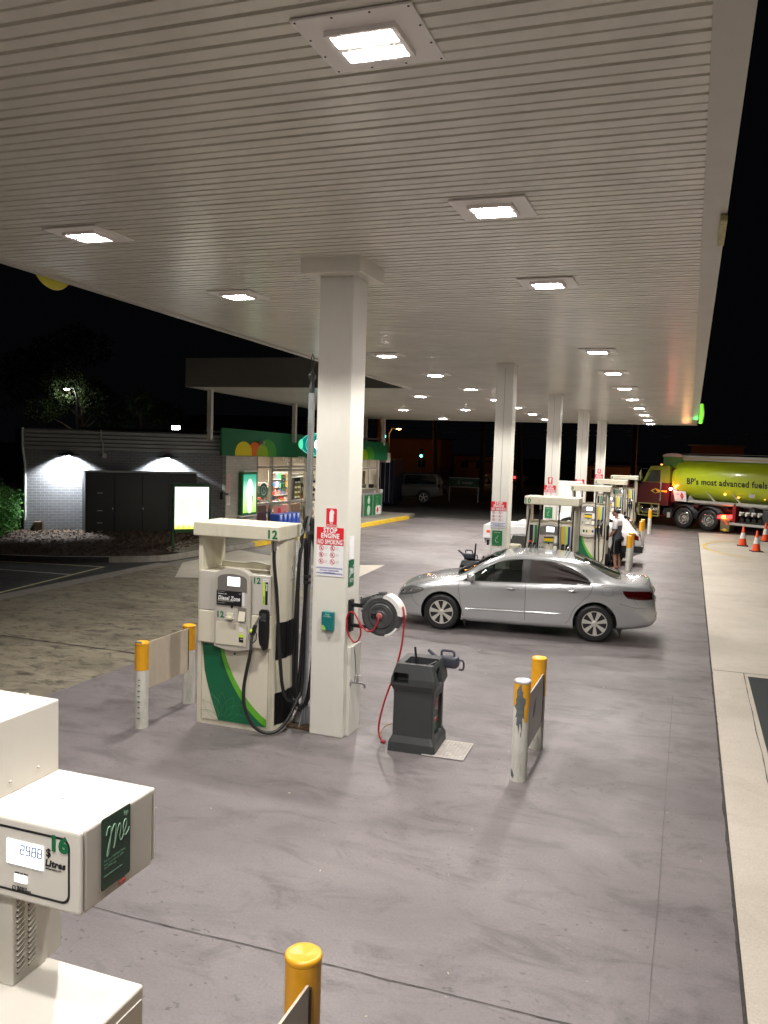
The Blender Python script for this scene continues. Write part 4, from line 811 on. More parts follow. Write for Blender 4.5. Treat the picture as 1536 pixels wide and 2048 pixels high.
silver=mat('silver_paint',(.52,.535,.545),.24,metal=.62,coat=.7); carwhite=mat('white_car_paint',(.78,.78,.78),.25,coat=.5); trimblk=mat('car_trim_black',(.012,.012,.012),.4)
cglass=glassm('car_glass',(.55,.62,.58),.6); dglass=glassm('dark_car_glass',(.12,.13,.12),.55); clear=glassm('lamp_glass',(.9,.9,.92),.97)
seatm=mat('seat_fabric',(.05,.045,.04),.9); taill=mat('tail_lamp_red',(.045,.002,.003),.1,coat=.9)
car=Car(4.70,
 T=[(.09,.56),(.115,.66),(.17,.735),(.30,.795),(.5,.855),(.8,.925),(1.12,.985),(1.25,1.03),(1.5,1.17),(1.8,1.32),(2.05,1.40),(2.4,1.44),(2.8,1.44),(3.1,1.42),(3.35,1.375),(3.6,1.29),(3.85,1.19),(4.08,1.115),(4.22,1.09),(4.45,1.085),(4.57,1.07),(4.63,.98),(4.66,.80),(4.70,.62)],
 S=[(.09,.47),(.14,.57),(.3,.68),(.6,.80),(1.,.87),(1.5,.905),(2.5,.945),(3.5,.985),(4.1,.985),(4.45,.96),(4.6,.88),(4.66,.70),(4.70,.52)],
 Wd=[(.09,.60),(.12,.72),(.19,.795),(.32,.85),(.55,.88),(.95,.895),(1.6,.90),(2.5,.905),(3.4,.90),(3.9,.885),(4.3,.84),(4.52,.78),(4.63,.70),(4.70,.60)],
 B=[(.09,.31),(.15,.235),(.4,.19),(1.,.18),(2.5,.18),(3.6,.19),(4.2,.24),(4.6,.31),(4.7,.40)])
ang=math.atan2(.28,2.64)
t=thing('silver_sedan','silver four door sedan parked across the forecourt, facing left','car',(-4.08-.97*math.cos(ang)+.9*-math.sin(ang)*1,14.56-.97*math.sin(ang)+.9*math.cos(ang),0),ang)
body=car.solid(.09,4.70,120).build('body',silver,t,smooth=True,angle=45)
body.data.materials.append(trimblk)
cav=car.solid(1.18,4.08,52,ins=.035,bot=.42).build('cut',silver); cav.parent=t; 
w0=crv([(1.36,.925),(2.45,.965),(3.58,1.0)]); w1=crv([(1.36,.935),(1.6,1.08),(1.88,1.235),(2.1,1.31),(2.45,1.345),(2.85,1.335),(3.1,1.285),(3.33,1.195),(3.5,1.09),(3.58,1.012)])
def wprism(xa,xb,n=14,pad=0.): 
    xs=[xa+(xb-xa)*i/n for i in range(n+1)]; return [(x,w0(x)) for x in xs]+[(x,max(w1(x),w0(x)+.004)) for x in xs[::-1]]
c1=MB().prism(wprism(1.38,2.40),-1.2,1.2,'y').build('cut',silver,t); c2=MB().prism(wprism(2.50,3.565),-1.2,1.2,'y').build('cut',silver,t)
ws=[(1.22,-.60),(1.17,-.3),(1.155,0),(1.17,.3),(1.22,.60),(1.93,.50),(1.98,.25),(2.0,0),(1.98,-.25),(1.93,-.50)]
rw=[(3.29,-.46),(3.26,-.2),(3.25,0),(3.26,.2),(3.29,.46),(4.0,.58),(4.07,.3),(4.085,0),(4.07,-.3),(4.0,-.58)]
c3=MB().prism(ws,.96,1.7,'z').build('cut',silver,t); c4=MB().prism(rw,1.04,1.7,'z').build('cut',silver,t)
bpy.context.view_layer.update()
for c in (cav,c1,c2,c3,c4): boolean(body,c)
WX=(.97,3.66)
for wx in WX:
    cc=MB().cyl((wx,-1.2,.335),(wx,-.58,.335),.372,n=48).cyl((wx,.58,.335),(wx,1.2,.335),.372,n=48).build('cut',trimblk,t); bpy.context.view_layer.update(); boolean(body,cc)
for p in body.data.polygons:
    c=p.center
    for wx in WX:
        if math.hypot(c.x-wx,c.z-.335)<.3725 and abs(c.y)<.9 and (abs(math.hypot(c.x-wx,c.z-.335)-.372)<.006 or abs(abs(c.y)-.58)<.004) and c.z>.17: p.material_index=1
body.data.polygons.foreach_set('use_smooth',[True]*len(body.data.polygons)); body.data.set_sharp_from_angle(angle=R(32))
for wx in WX:
    for sg in (-1,1): wheel(t,wx,sg*.775,.325,sg,.205)
# arch liners are cut into the body; glass
for sg in (-1,1):
    car.side(w0,w1,1.38,2.40,-.012,24,8,sg).build('front_window',cglass,t,smooth=True)
    car.side(w0,w1,2.50,3.565,-.014,24,8,sg).build('rear_window',dglass,t,smooth=True)
    mb=MB(); car.line(mb,[(1.35,.922),(2.45,.962),(3.60,1.0)],.006,sg,8,.003); mb.build('window_seal',trimblk,t,smooth=True)
    mb=MB(); car.line(mb,[(1.36,.935),(1.6,1.085),(1.88,1.24),(2.1,1.318),(2.45,1.352),(2.85,1.342),(3.1,1.292),(3.33,1.20),(3.5,1.095),(3.60,1.005)],.006,sg,6,.002); mb.build('window_seal',trimblk,t,smooth=True)
    car.side(w0,w1,2.38,2.52,.003,4,8,sg).build('door_pillar',trimblk,t,smooth=True)
    mb=MB(); car.line(mb,[(1.28,.90),(1.27,.80),(1.31,.55),(1.36,.32),(1.38,.245)],.0045,sg,6,-.001); car.line(mb,[(2.455,.95),(2.46,.6),(2.465,.245)],.0045,sg,6,-.001)
    car.line(mb,[(3.60,.99),(3.57,.86),(3.46,.73),(3.30,.55),(3.22,.36),(3.12,.26),(3.0,.245)],.0045,sg,6,-.001); car.line(mb,[(1.38,.245),(2.2,.245),(3.0,.245)],.0045,sg,8,-.001)
    car.line(mb,[(3.77,.905),(3.78,.965),(3.85,.975),(3.93,.965),(3.945,.905),(3.94,.84),(3.85,.825),(3.78,.84),(3.77,.905)],.003,sg,5,-.0005) if sg<0 else None
    car.line(mb,[(.40,.62),(.44,.52),(.52,.44),(.60,.39)],.003,sg,4,-.0005); car.line(mb,[(4.06,.70),(4.2,.67),(4.35,.64),(4.5,.64)],.003,sg,5,-.0005); car.line(mb,[(4.28,.80),(4.36,.70)],.003,sg,4,-.0005)
    mb.build('shut_line',trimblk,t)
    for hx,hz in ((2.20,.84),(3.26,.875)):
        y=sg*(car.hw(hx,hz)); MB().sph((hx+.02,y,hz),.05,(1,.35,.62),14,8).build('handle_recess',mat('recess_silver',(.12,.12,.12),.3,metal=.7),t,smooth=True)
        MB().tube([(hx-.085,y,hz),(hx-.06,y+sg*.028,hz+.002),(hx,y+sg*.034,hz+.003),(hx+.06,y+sg*.028,hz+.002),(hx+.09,y,hz)],lambda u:.0135-.004*abs(u-.5)*2,8).build('door_handle',silver,t,smooth=True)
    mb=MB()
    for a,b in ((1.40,2.445),(2.475,3.10)):
        n=12; mb.tube([(a+(b-a)*i/n,sg*(car.hw(a+(b-a)*i/n,.43+.03*(a+(b-a)*i/n-1.4)*.6)+.006),.43+.03*(a+(b-a)*i/n-1.4)*.6) for i in range(n+1)],lambda u:.017*(min(1,.35+u*6) if a<2 else min(1,.35+(1-u)*6)),8)
    mb.build('side_moulding',silver,t,smooth=True)
    # head lamp, tail lamp
    l0=crv([(.17,.57),(.25,.60),(.5,.655),(.62,.72)]); l1=crv([(.17,.61),(.25,.69),(.45,.75),(.62,.735)])
    car.side(l0,l1,.19,.62,.004,14,6,sg).build('headlight',mat('headlamp_inner',(.6,.6,.6),.22,metal=.85),t,smooth=True); mb=MB()
    for q,zz in ((.27,.645),(.40,.685)): mb.sph((q,sg*(car.hw(q,zz)+.002),zz),.035,(1,.4,.9),14,8)
    mb.build('lamp_bulb',mat('lamp_chrome',(.8,.8,.8),.08,metal=1.),t,smooth=True)
    mb=MB(); car.line(mb,[(.18,.58),(.3,.605),(.5,.65),(.63,.725),(.45,.758),(.28,.71),(.19,.64)],.006,sg,5,.002); mb.build('lamp_edge',trimblk,t)
    t0=crv([(4.10,.90),(4.2,.80),(4.45,.785),(4.66,.80)]); t1=crv([(4.10,.925),(4.2,.925),(4.4,.93),(4.66,.93)])
    car.side(t0,t1,4.11,4.64,.004,14,6,sg).build('tail_light',taill,t,smooth=True)
    MB().prism([(1.36,.24),(1.40,.10),(1.42,.24)],sg*.68,sg*.86,'y').build('mud_flap',trimblk,t); MB().prism([(4.03,.26),(4.09,.10),(4.12,.27)],sg*.68,sg*.86,'y').build('mud_flap',trimblk,t)
    # mirror
    m=thing('mirror',None,None,(1.50,sg*.90,.97)); m.parent=t; MB().sph((0,sg*.07,.04),.112,(.75,.95,.72),18,12).build('shell',silver,m,smooth=True); MB().sph((.052,sg*.06,.03),.07,(.25,.95,.75),14,8).build('mirror_glass',mat('mirror_face',(.6,.6,.6),.05,metal=1.),m,smooth=True)
    MB().tube([(0,-sg*.06,-.04),(0,sg*.03,-.01)],.02,8).build('mirror_arm',trimblk,m)
def topsheet(poly_f,x0,x1,off,n=14,m=14):
    def g(u,v):
        x=x0+(x1-x0)*u; hwid=poly_f(x); y=-hwid+2*hwid*v; return (x,y,car.top(x,y)+off)
    return MB().grid(g,n,m)
topsheet(crv([(1.165,.50),(1.22,.615),(1.93,.505),(1.985,.42)]),1.17,1.985,-.012).build('windscreen',cglass,t,smooth=True)
topsheet(crv([(3.26,.40),(3.29,.465),(4.0,.585),(4.07,.47)]),3.26,4.075,-.010).build('rear_screen',mat('rear_glass',(.02,.027,.022),.06,spec=.8),t,smooth=True)
mb=MB(); 
for A in (rw,ws):
    P=[(x,y,car.top(x,y)+.001) for x,y in cat([(x,y,0) for x,y in A+[A[0]]],4) for x,y in [(x,y)]] if False else [(p.x,p.y,car.top(p.x,p.y)+.001) for p in cat([(x,y,0) for x,y in A+[A[0]]],4)]
    mb.tube(P,.008,6)
mb.build('screen_seal',trimblk,t,smooth=True)
# rear end: deck, bumper line, plate, mirror chrome, roof ribs
MB().box(4.685,4.70,-.19,.19,.66,.77).build('number_plate',mat('plate_pale',(.5,.5,.42),.5),t); mb=MB().tube([(4.655,-.35,.87),(4.68,0,.88),(4.655,.35,.87)],.014,8); mb.build('chrome_strip',MT['lamp_chrome'],t,smooth=True)
MB().box(.075,.12,-.42,.42,.38,.48,.01,2).build('lower_grille',trimblk,t); MB().box(.09,.13,-.34,.34,.56,.62,.01,2).build('grille',trimblk,t); MB().box(.062,.075,-.18,.18,.42,.50).build('number_plate',MT['plate_pale'],t)
# cabin
mb=MB()
for sy in (-.37,.37):
    mb.box(1.95,2.45,sy-.25,sy+.25,.38,.56,.06,3); mb.box(-.07,.07,-.23,.23,0,.62,.05,3,Matrix.Translation((2.45,sy,.5))@Matrix.Rotation(R(14),4,'Y')); mb.box(-.05,.05,-.13,.13,0,.17,.04,3,Matrix.Translation((2.60,sy,1.10)))
mb.box(2.85,3.3,-.6,.6,.38,.56,.06,3).box(-.07,.07,-.6,.6,0,.5,.05,3,Matrix.Translation((3.3,0,.5))@Matrix.Rotation(R(16),4,'Y')); mb.build('seats',seatm,t,smooth=True)
MB().box(1.22,1.55,-.72,.72,.55,.90,.05,3).box(1.3,3.8,-.78,.78,.40,.42).build('dashboard',seatm,t); s=[(1.73+.05*math.cos(a)*.4,.37+.18*math.sin(a),.93+.18*math.cos(a)) for a in [2*PI*k/20 for k in range(21)]]
MB().tube(s,.015,8).tube([(1.72,.37,.93),(1.5,.37,.85)],.03,8).tube([(1.73,.20,.93),(1.73,.54,.93)],.014,6).build('steering_wheel',trimblk,t,smooth=True)
MB().sph((1.60,-.10,1.27),.05,(.3,1.6,.6),12,8).build('cabin_mirror',trimblk,t)
# draped dark cloth sun shade inside the rear door window
def cl(u,v):
    x=2.505+1.05*u; z0,z1=w0(x)-.01,max(w1(x),w0(x)+.006)-.004; z=z0+(z1-z0)*v
    dx,dz=x-3.66,z-.99; an=math.atan2(dz,-dx); rr=math.hypot(dx,dz); f=(.011*math.sin(an*23+rr*5)+.006*math.sin(an*47+rr*9+1))*min(1,max(0,u-.12)*2.4)+.004*math.sin(30*z+7*x)*u
    return (x,-(car.hw(x,z)-.004+f*.9),z)
tag(MB().grid(cl,110,36).build('window_shade',mat('mesh_cloth',(.055,.045,.043),.85),None,smooth=True),'dark brown cloth sun shade wrapped over the rear door window of the silver car','sun shade')
sh=bpy.data.objects['window_shade']; sh.location=t.location; sh.rotation_euler=t.rotation_euler
# strap on the cloth for thickness
# rear screen reflections come from real lamps; small stickers
# ---------------------------------------------------------------- white hatch beside the man, and the white tray truck
def simple_car(name,label,catg,loc,rz,C_,L,paint,WXs,r,win,glass=None,flares=None):
    t=thing(name,label,catg,loc,rz); b=C_.solid(0,L,60).build('body',paint,t,smooth=True,angle=40); b.data.materials.append(trimblk)
    bpy.context.view_layer.update()
    for wx in WXs:
        wv=C_.W(wx); cc=MB().cyl((wx,-1.3,r+.01),(wx,-wv+.28,r+.01),r*1.14,n=32).cyl((wx,wv-.28,r+.01),(wx,1.3,r+.01),r*1.14,n=32).build('cut',trimblk,t); bpy.context.view_layer.update(); boolean(b,cc)
    for p in b.data.polygons:
        c=p.center
        for wx in WXs:
            if math.hypot(c.x-wx,c.z-r-.01)<r*1.145 and abs(c.y)<C_.W(wx)-.01 and c.z>.2: p.material_index=1
    b.data.polygons.foreach_set('use_smooth',[True]*len(b.data.polygons)); b.data.set_sharp_from_angle(angle=R(32))
    for wx in WXs:
        for sg in (-1,1): wheel(t,wx,sg*(C_.W(wx)-.12),r,sg,.2,spokes=5,hub=r*.62)
    for (f0,f1,a,b2) in win:
        for sg in (-1,1): C_.side(crv(f0),crv(f1),a,b2,.004,14,6,sg).build('side_window',glass or dkg,t,smooth=True)
    return t
dkg=mat('dark_glass',(.008,.009,.01),.08,spec=.35)
hat=Car(4.2,T=[(0,.6),(.1,.72),(.4,.85),(.95,.98),(1.2,1.1),(1.8,1.4),(2.3,1.5),(3.2,1.48),(3.7,1.38),(4.0,1.05),(4.15,.8),(4.2,.6)],S=[(0,.5),(.3,.7),(1.,.88),(2.5,.95),(3.7,1.0),(4.05,.9),(4.2,.52)],Wd=[(0,.6),(.1,.75),(.4,.84),(1.5,.88),(3.2,.88),(3.8,.84),(4.1,.74),(4.2,.62)],B=[(0,.3),(.3,.2),(3.6,.2),(4.2,.38)])
t=simple_car('white_hatchback','white hatchback beyond pump eight with its rear door beside the man','car',(-5.40,26.15,0),R(3),hat,4.2,carwhite,(.8,3.35),.33,
 [([(1.45,.95),(2.4,.99)],[(1.45,.96),(1.9,1.3),(2.4,1.41)],1.45,2.35),([(2.45,.99),(3.6,1.03)],[(2.45,1.41),(3.1,1.38),(3.5,1.22),(3.6,1.05)],2.45,3.58)])
for sg in (-1,1):
    hat.side(crv([(3.75,.82),(4.1,.75)]),crv([(3.75,1.0),(4.1,.92)]),3.82,4.12,.004,6,4,sg).build('tail_light',mat('tail_red',(.12,.006,.006),.2,coat=.6),t,smooth=True)
    hat.side(crv([(3.7,.40),(4.15,.42)]),crv([(3.7,.44),(4.15,.46)]),3.9,4.18,.004,6,2,sg).build('bumper_trim',trimblk,t)
mb=MB(); mb.grid(lambda u,v:(3.62+.38*u,(-.62+1.24*v)*(1-.05*u),hat.top(3.62+.38*u,(-.62+1.24*v)*(1-.05*u))+.006),6,10); mb.build('rear_screen',dkg,t,smooth=True)
MB().lathe([(0,-.012),(.085,-.012),(.085,.0)],(3.58,-.885,.80),20,'y').build('fuel_flap',trimblk,t)
t=thing('white_ute','white tray back utility truck behind the second column and pump ten','utility truck',(-5.75,25.0,0),R(2))
MB().box(0,2.2,-.1,1.65,.62,.70,.01,1).box(0,2.2,-.1,-.06,.70,1.02,.008,1).box(0,2.2,1.61,1.65,.70,1.02,.008,1).box(0,.04,-.06,1.61,.45,1.02,.008,1).box(.9,2.15,-.0,1.55,.7,1.12,.03,2).build('tray',carwhite,t)
MB().box(.1,.16,-.02,.1,.40,.55).box(.25,4.6,.3,.5,.42,.6).box(.25,4.6,1.05,1.25,.42,.6).build('chassis',trimblk,t); MB().box(2.35,3.9,.0,1.6,.45,1.25,.12,4).box(2.5,3.4,.1,1.5,1.25,1.7,.16,4).build('cab',carwhite,t,smooth=True); MB().box(2.56,3.3,.085,.1,1.28,1.58,.005,1).build('side_window',dkg,t)
for wx in (.9,3.4):
    for yy,sg in ((.05,-1),(1.5,1)): wheel(t,wx,yy,.34,sg,.22,spokes=5,hub=.2)
MB().box(.1,.2,-.105,-.1,.78,.86).build('side_marker',orange,t)
# ---------------------------------------------------------------- cones
t0_=thing('traffic_cone','orange traffic cone with a white band, nearest to the truck trailer','traffic cone',(1.98,33.87,0),0,'traffic cones beside the tanker')
MB().box(-.19,.19,-.19,.19,0,.035,.01,2).build('base',mat('cone_base',(.06,.04,.04),.6),t0_)
cf=lambda z:.145-(.145-.028)*z/.70
MB().lathe([(cf(z),z+.03) for z in (0,.25)],n=28).lathe([(cf(z),z+.03) for z in (.47,.70)]+[(.02,.74),(0,.74)],n=28).build('cone_shell',mat('cone_orange',(.85,.085,.02),.4,noise=.1,nscale=8,dirt=.15),t0_,smooth=True)
MB().lathe([(cf(z)+.002,z+.03) for z in (.25,.47)],n=28).build('reflective_band',mat('cone_white',(.75,.73,.7),.4,noise=.1,nscale=9),t0_,smooth=True)
dup(t0_,None,(2.33,32.15,0),R(14),'orange traffic cone standing nearest the camera with a shadow beside it'); dup(t0_,None,(2.93,36.3,0),R(30),'orange traffic cone at the right edge with a bar resting against it')
t=thing('cone_bar','thin white plastic bar resting on the right hand cone','bar',(2.95,36.2,.42)); MB().tube([(0,0,0),(1.4,.2,.0)],.018,8).tube([(-.02,0,0),(.0,0,0)],.03,10).build('bar',white,t)
# ---------------------------------------------------------------- the man
def skin(name,verts,edges,rad,m,parent,sub=2,root=0):
    me=bpy.data.meshes.new(name); me.from_pydata(verts,edges,[]); o=bpy.data.objects.new(name,me); C.objects.link(o)
    s=o.modifiers.new('s','SKIN'); s.use_smooth_shade=True
    for i,v in enumerate(me.skin_vertices[0].data): v.radius=rad[i] if isinstance(rad[i],tuple) else (rad[i],rad[i]); v.use_root=(i==root)
    o.modifiers.new('d','SUBSURF').levels=sub
    dg=bpy.context.evaluated_depsgraph_get(); dg.update(); m2=bpy.data.meshes.new_from_object(o.evaluated_get(dg)); o.modifiers.clear(); o.data=m2; bpy.data.meshes.remove(me); m2.name=name
    m2.materials.clear(); m2.materials.append(m); m2.polygons.foreach_set('use_smooth',[True]*len(m2.polygons)); o.parent=parent; return o
skinm=mat('skin',(.33,.17,.115),.5,noise=.08,nscale=20); hairm=mat('dark_hair',(.012,.01,.009),.6); teem=mat('tee_dark',(.055,.062,.075),.85,noise=.15,nscale=20); teew=mat('tee_white',(.55,.52,.52),.85); shortm=mat('shorts_dark',(.006,.006,.007),.9,spec=.15,noise=.2,nscale=15)
# local frame: x toward where he faces (world -x), y to his left
p=thing('person','man in a white and dark tee and black shorts filling the white hatchback','person',(-1.83,24.62,0),R(180-12))
V=[(0,0,.90),(0,0,1.05),(.015,0,1.22),(.0,0,1.36),(.01,0,1.44),(.05,0,1.50),(.075,0,1.575),(.06,0,1.66),
   (.0,.17,1.36),(.02,.22,1.10),(.19,.20,.92),(.27,.17,.88),
   (.0,-.17,1.36),(.03,-.22,1.12),(.22,-.15,.97),(.30,-.12,.93),
   (.0,.09,.87),(.03,.10,.48),(-.02,.10,.085),(.04,.115,.035),(.14,.13,.02),
   (.0,-.09,.87),(.0,-.10,.48),(-.08,-.10,.085),(-.02,-.115,.035),(.08,-.13,.02)]
E_=[(0,1),(1,2),(2,3),(3,4),(4,5),(5,6),(6,7),(3,8),(8,9),(9,10),(10,11),(3,12),(12,13),(13,14),(14,15),(0,16),(16,17),(17,18),(18,19),(19,20),(0,21),(21,22),(22,23),(23,24),(24,25)]
rd=[(.15,.12),(.14,.105),(.15,.115),(.15,.10),(.06,.06),(.058,.058),(.078,.092),(.07,.085),(.062,.062),(.046,.046),(.033,.033),(.028,.02),(.062,.062),(.046,.046),(.033,.033),(.028,.02),
    .095,.066,.036,.04,.028,.095,.066,.036,.04,.028]
bd=skin('body',V,E_,rd,skinm,p)
def head(par):
    mb=MB(); mb.sph((.075,0,1.60),.088,(1.0,.84,1.22),24,16); mb.sph((.115,0,1.535),.05,(.9,.95,.8),14,10)
    mb.tube([(.16,0,1.615),(.182,0,1.59),(.168,0,1.575)],lambda u:.011+.006*u,8); mb.tube([(.15,-.025,1.548),(.166,0,1.552),(.15,.025,1.548)],.007,6)
    for s in (-1,1): mb.sph((.06,s*.077,1.59),.022,(.7,.35,1.3),10,8)
    mb.build('head',skinm,par,smooth=True,angle=180)
    mb=MB()
    for s in (-1,1): mb.sph((.148,s*.03,1.607),.0105,(1,1,.8),8,6); mb.tube([(.15,s*.014,1.628),(.152,s*.03,1.632),(.14,s*.046,1.628)],.005,5)
    mb.build('eyes',mat('eye_dark',(.03,.02,.018),.3),par)
    mb=MB(); mb.sph((.055,0,1.64),.094,(1.0,.88,.86),24,14); 
    o=mb.build('hair',hairm,par,smooth=True,angle=180)
    b=bmesh.new(); b.from_mesh(o.data); bmesh.ops.delete(b,geom=[v for v in b.verts if (v.co.x>.115 and v.co.z<1.655) or v.co.z<1.585 and v.co.x>.02 or v.co.z<1.56],context='VERTS'); b.to_mesh(o.data); b.free()
head(p)
def hand(par,x,y,z,s):
    w=[(x,y,z),(x+.05,y,z-.02)]; 
    for k in range(4):
        yy=y-.028+.019*k; L_=[.032,.038,.036,.028][k]
        vs=[(x+.03,y+(yy-y)*.8,z-.012),(x+.065,yy,z-.02),(x+.065+L_*.6,yy,z-.038),(x+.06+L_*.6,yy,z-.062),(x+.04+L_*.2,yy,z-.07)]
        skin('finger',vs,[(0,1),(1,2),(2,3),(3,4)],[.012,.0095,.009,.0085,.008],skinm,par,1)
    skin('thumb',[(x+.015,y-s*.02,z-.005),(x+.03,y-s*.045,z-.02),(x+.055,y-s*.045,z-.04),(x+.07,y-s*.035,z-.05)],[(0,1),(1,2),(2,3)],[.014,.011,.01,.009],skinm,par,1)
hand(p,.26,.17,.885,1); hand(p,.29,-.12,.935,-1)
# tee: torso lower dark, upper and sleeves white
def tube_shell(name,m,rings,par,n=28):
    mb=MB(); rr=[]
    for (cx,cy,cz,rx,ry,tx) in rings: rr.append([mb.b.verts.new((cx+rx*math.cos(2*PI*k/n),cy+ry*math.sin(2*PI*k/n),cz+tx*math.cos(2*PI*k/n))) for k in range(n)])
    for i in range(len(rr)-1):
        for k in range(n): mb.b.faces.new((rr[i][k],rr[i][(k+1)%n],rr[i+1][(k+1)%n],rr[i+1][k]))
    return mb.build(name,m,par,smooth=True,angle=180)
tube_shell('tee_lower',teem,[(.0,0,.845,.128,.178,0),(0,0,.95,.128,.172,0),(.01,0,1.08,.130,.165,0),(.015,0,1.20,.135,.178,0),(.012,0,1.27,.136,.192,0)],p)
tube_shell('tee_upper',teew,[(.012,0,1.265,.138,.195,0),(.008,0,1.34,.132,.205,0),(.0,0,1.395,.115,.185,0),(.0,0,1.43,.09,.12,.0),(.01,0,1.455,.066,.072,.01)],p)
tube_shell('collar',teem,[(.01,0,1.45,.068,.074,.01),(.012,0,1.47,.062,.066,.012)],p)
for s in (-1,1):
    MB().tube([(.0,s*.13,1.375),(.0,s*.185,1.345),(.012,s*.212,1.24),(.018,s*.222,1.165)],lambda u:.082-.01*u,16,False).build('sleeve',teew,p,smooth=True,angle=180); MB().tube([(.018,s*.222,1.172),(.019,s*.223,1.150)],.074,16,False).build('sleeve_cuff',teem,p,smooth=True)
    MB().tube([(.0,s*.06,.90),(.0,s*.09,.78),(.012,s*.098,.62),(.014,s*.10,.47)] if s>0 else [(.0,s*.06,.90),(.0,s*.09,.78),(.0,s*.098,.62),(.0,s*.10,.47)],lambda u:.098+.012*u,18,False).build('shorts_leg',shortm,p,smooth=True,angle=180)
    MB().tube([(.0,s*.20,.86),(.012,s*.207,.68),(.01,s*.211,.50)],.004,5).build('white_piping',teew,p)
tube_shell('shorts_waist',shortm,[(0,0,.93,.125,.165,0),(0,0,.86,.132,.178,0),(0,0,.80,.115,.17,0),(0,0,.76,.05,.10,0)],p)
t=thing('held_nozzle','black fuel nozzle in the man\'s hands, hose running down to the ground','fuel nozzle',(-2.2,24.55,.9)); MB().tube([(.04,.0,-.06),(.0,0,.0),(-.06,.02,.02)],.025,10).build('handle',blackp,t,smooth=True); MB().tube([(-.05,.02,.02),(-.13,.06,.01)],.012,8).build('spout',steel,t)
hose(t,[(.04,0,-.06),(.10,.02,-.2),(.20,-.05,-.5),(.24,-.1,-.75),(.1,-.12,-.86),(-.2,-.1,-.87),(-.5,-.1,-.7)],.014)
# ---------------------------------------------------------------- fuel tanker: local x = toward the cab, y = away from camera
TA=math.atan2(.531,-.847)
tk=thing('tanker_truck','red and yellow green truck tractor pulling the lime fuel tank','truck',(.847,39.66,0),TA)
# with this heading, local +x = forward, local -y = away from the camera
lt=mat('truck_lime',(.24,.28,.015),.4,coat=.2); tred=mat('truck_red',(.07,.003,.005),.4,coat=.2); tank_m=mat('tank_lime',(.50,.62,.02),.3,coat=.5,noise=.03,nscale=1.); chrome=mat('chrome',(.75,.75,.75),.1,metal=1.); lampred=mat('lamp_red',(.9,.02,.02),.3,emit=7.,ecol=(1.,.03,.03)); lampamb=mat('lamp_amber',(1.,.35,.03),.3,emit=6.,ecol=(1.,.35,.05)); silv=mat('tank_silver',(.5,.5,.47),.35,metal=.4)
def twheel(par,x,y,r=.50,sg=1):
    t=thing('wheel',None,None,(x,y,r)); t.parent=par
    MB().lathe([(.29,-.14),(r-.05,-.15),(r-.01,-.13),(r,-.10),(r,.10),(r-.01,.13),(r-.05,.15),(.29,.14)],(0,0,0),40,'y',True).build('tyre',rubber,t,smooth=True,angle=50)
    y0=sg*.13; mb=MB().lathe([(0,y0*.5),(.13,y0*.5),(.14,y0*.85),(.19,y0*.3),(.26,y0*.2),(.285,y0*.9),(.30,y0*1.05),(.29,y0*1.1),(.27,y0*.8)],(0,0,0),40,'y')
    for k in range(10): a=2*PI*k/10; mb.cyl((.21*math.cos(a),y0*.2,.21*math.sin(a)),(.21*math.cos(a),y0*.55,.21*math.sin(a)),.02,n=8)
    mb.lathe([(0,y0*.95),(.08,y0*.9),(.09,y0*.4)],(0,0,0),20,'y'); mb.build('rim',chrome,t,smooth=True,angle=40); return t
for x in (1.22,0):
    twheel(tk,x,-.16,.47,1); twheel(tk,x,-2.25,.47,-1)
for x in (4.55,): twheel(tk,x,-.2,.47,1); twheel(tk,x,-2.2,.47,-1)
for cx in (1.22,0):
    mb=MB()
    for k in range(12):
        a0,a1=R(5+170*k/12),R(5+170*(k+1)/12)
        for r in (.55,): mb.prism([(cx+r*math.cos(a0),.47+r*math.sin(a0)),(cx+(r+.015)*math.cos(a0),.47+(r+.015)*math.sin(a0)),(cx+(r+.015)*math.cos(a1),.47+(r+.015)*math.sin(a1)),(cx+r*math.cos(a1),.47+r*math.sin(a1))],-.55,-.0,'y')
    for yy in (-.05,-.17,-.29,-.41): mb.tube([(cx+.57*math.cos(R(5+170*k/16)),yy,.47+.57*math.sin(R(5+170*k/16))) for k in range(17)],.022,6)
    mb.build('mudguard',rubber,tk,smooth=True,angle=40)
MB().box(-1.1,4.9,-1.0,-.75,.75,1.0).box(-1.1,4.9,-1.65,-1.4,.75,1.0).box(-.7,2.2,-1.9,-.4,1.0,1.08).build('chassis',trimblk,tk); MB().box(-.95,2.4,-.8,-.72,.86,.98).box(.55,.85,-.5,-.1,1.0,1.1).build('red_rail',tred,tk)
# cab
cabp=[(2.05,.95),(3.55,.95),(3.62,1.3),(3.5,1.9),(3.2,2.55),(3.05,2.74),(2.1,2.78),(2.05,2.7)]
cb=MB().prism([(2.05,2.0),(3.47,2.0),(3.2,2.55),(3.05,2.74),(2.1,2.78),(2.05,2.7)],-2.3,-.06,'y').build('cab_upper',lt,tk)
MB().prism([(2.05,.95),(3.6,.95),(3.62,1.3),(3.47,1.998),(2.05,1.998)],-2.3,-.06,'y').build('cab_lower',tred,tk); MB().prism([(3.6,.9),(4.9,.85),(4.95,1.2),(4.8,1.75),(3.5,1.95)],-2.0,-.36,'y').build('bonnet',tred,tk); MB().box(4.9,5.05,-2.2,-.2,.35,.85,.04,2).build('bumper',chrome,tk)
MB().prism([(4.0,.95),(4.0,1.15),(4.3,1.25),(4.8,1.2),(5.0,.9)],-.42,-.05,'y').build('front_mudguard',tred,tk)
MB().prism([(2.52,2.02),(3.32,2.02),(3.1,2.52),(2.98,2.56),(2.52,2.56)],-.062,-.045,'y').build('side_window',dkg,tk); mb=MB()
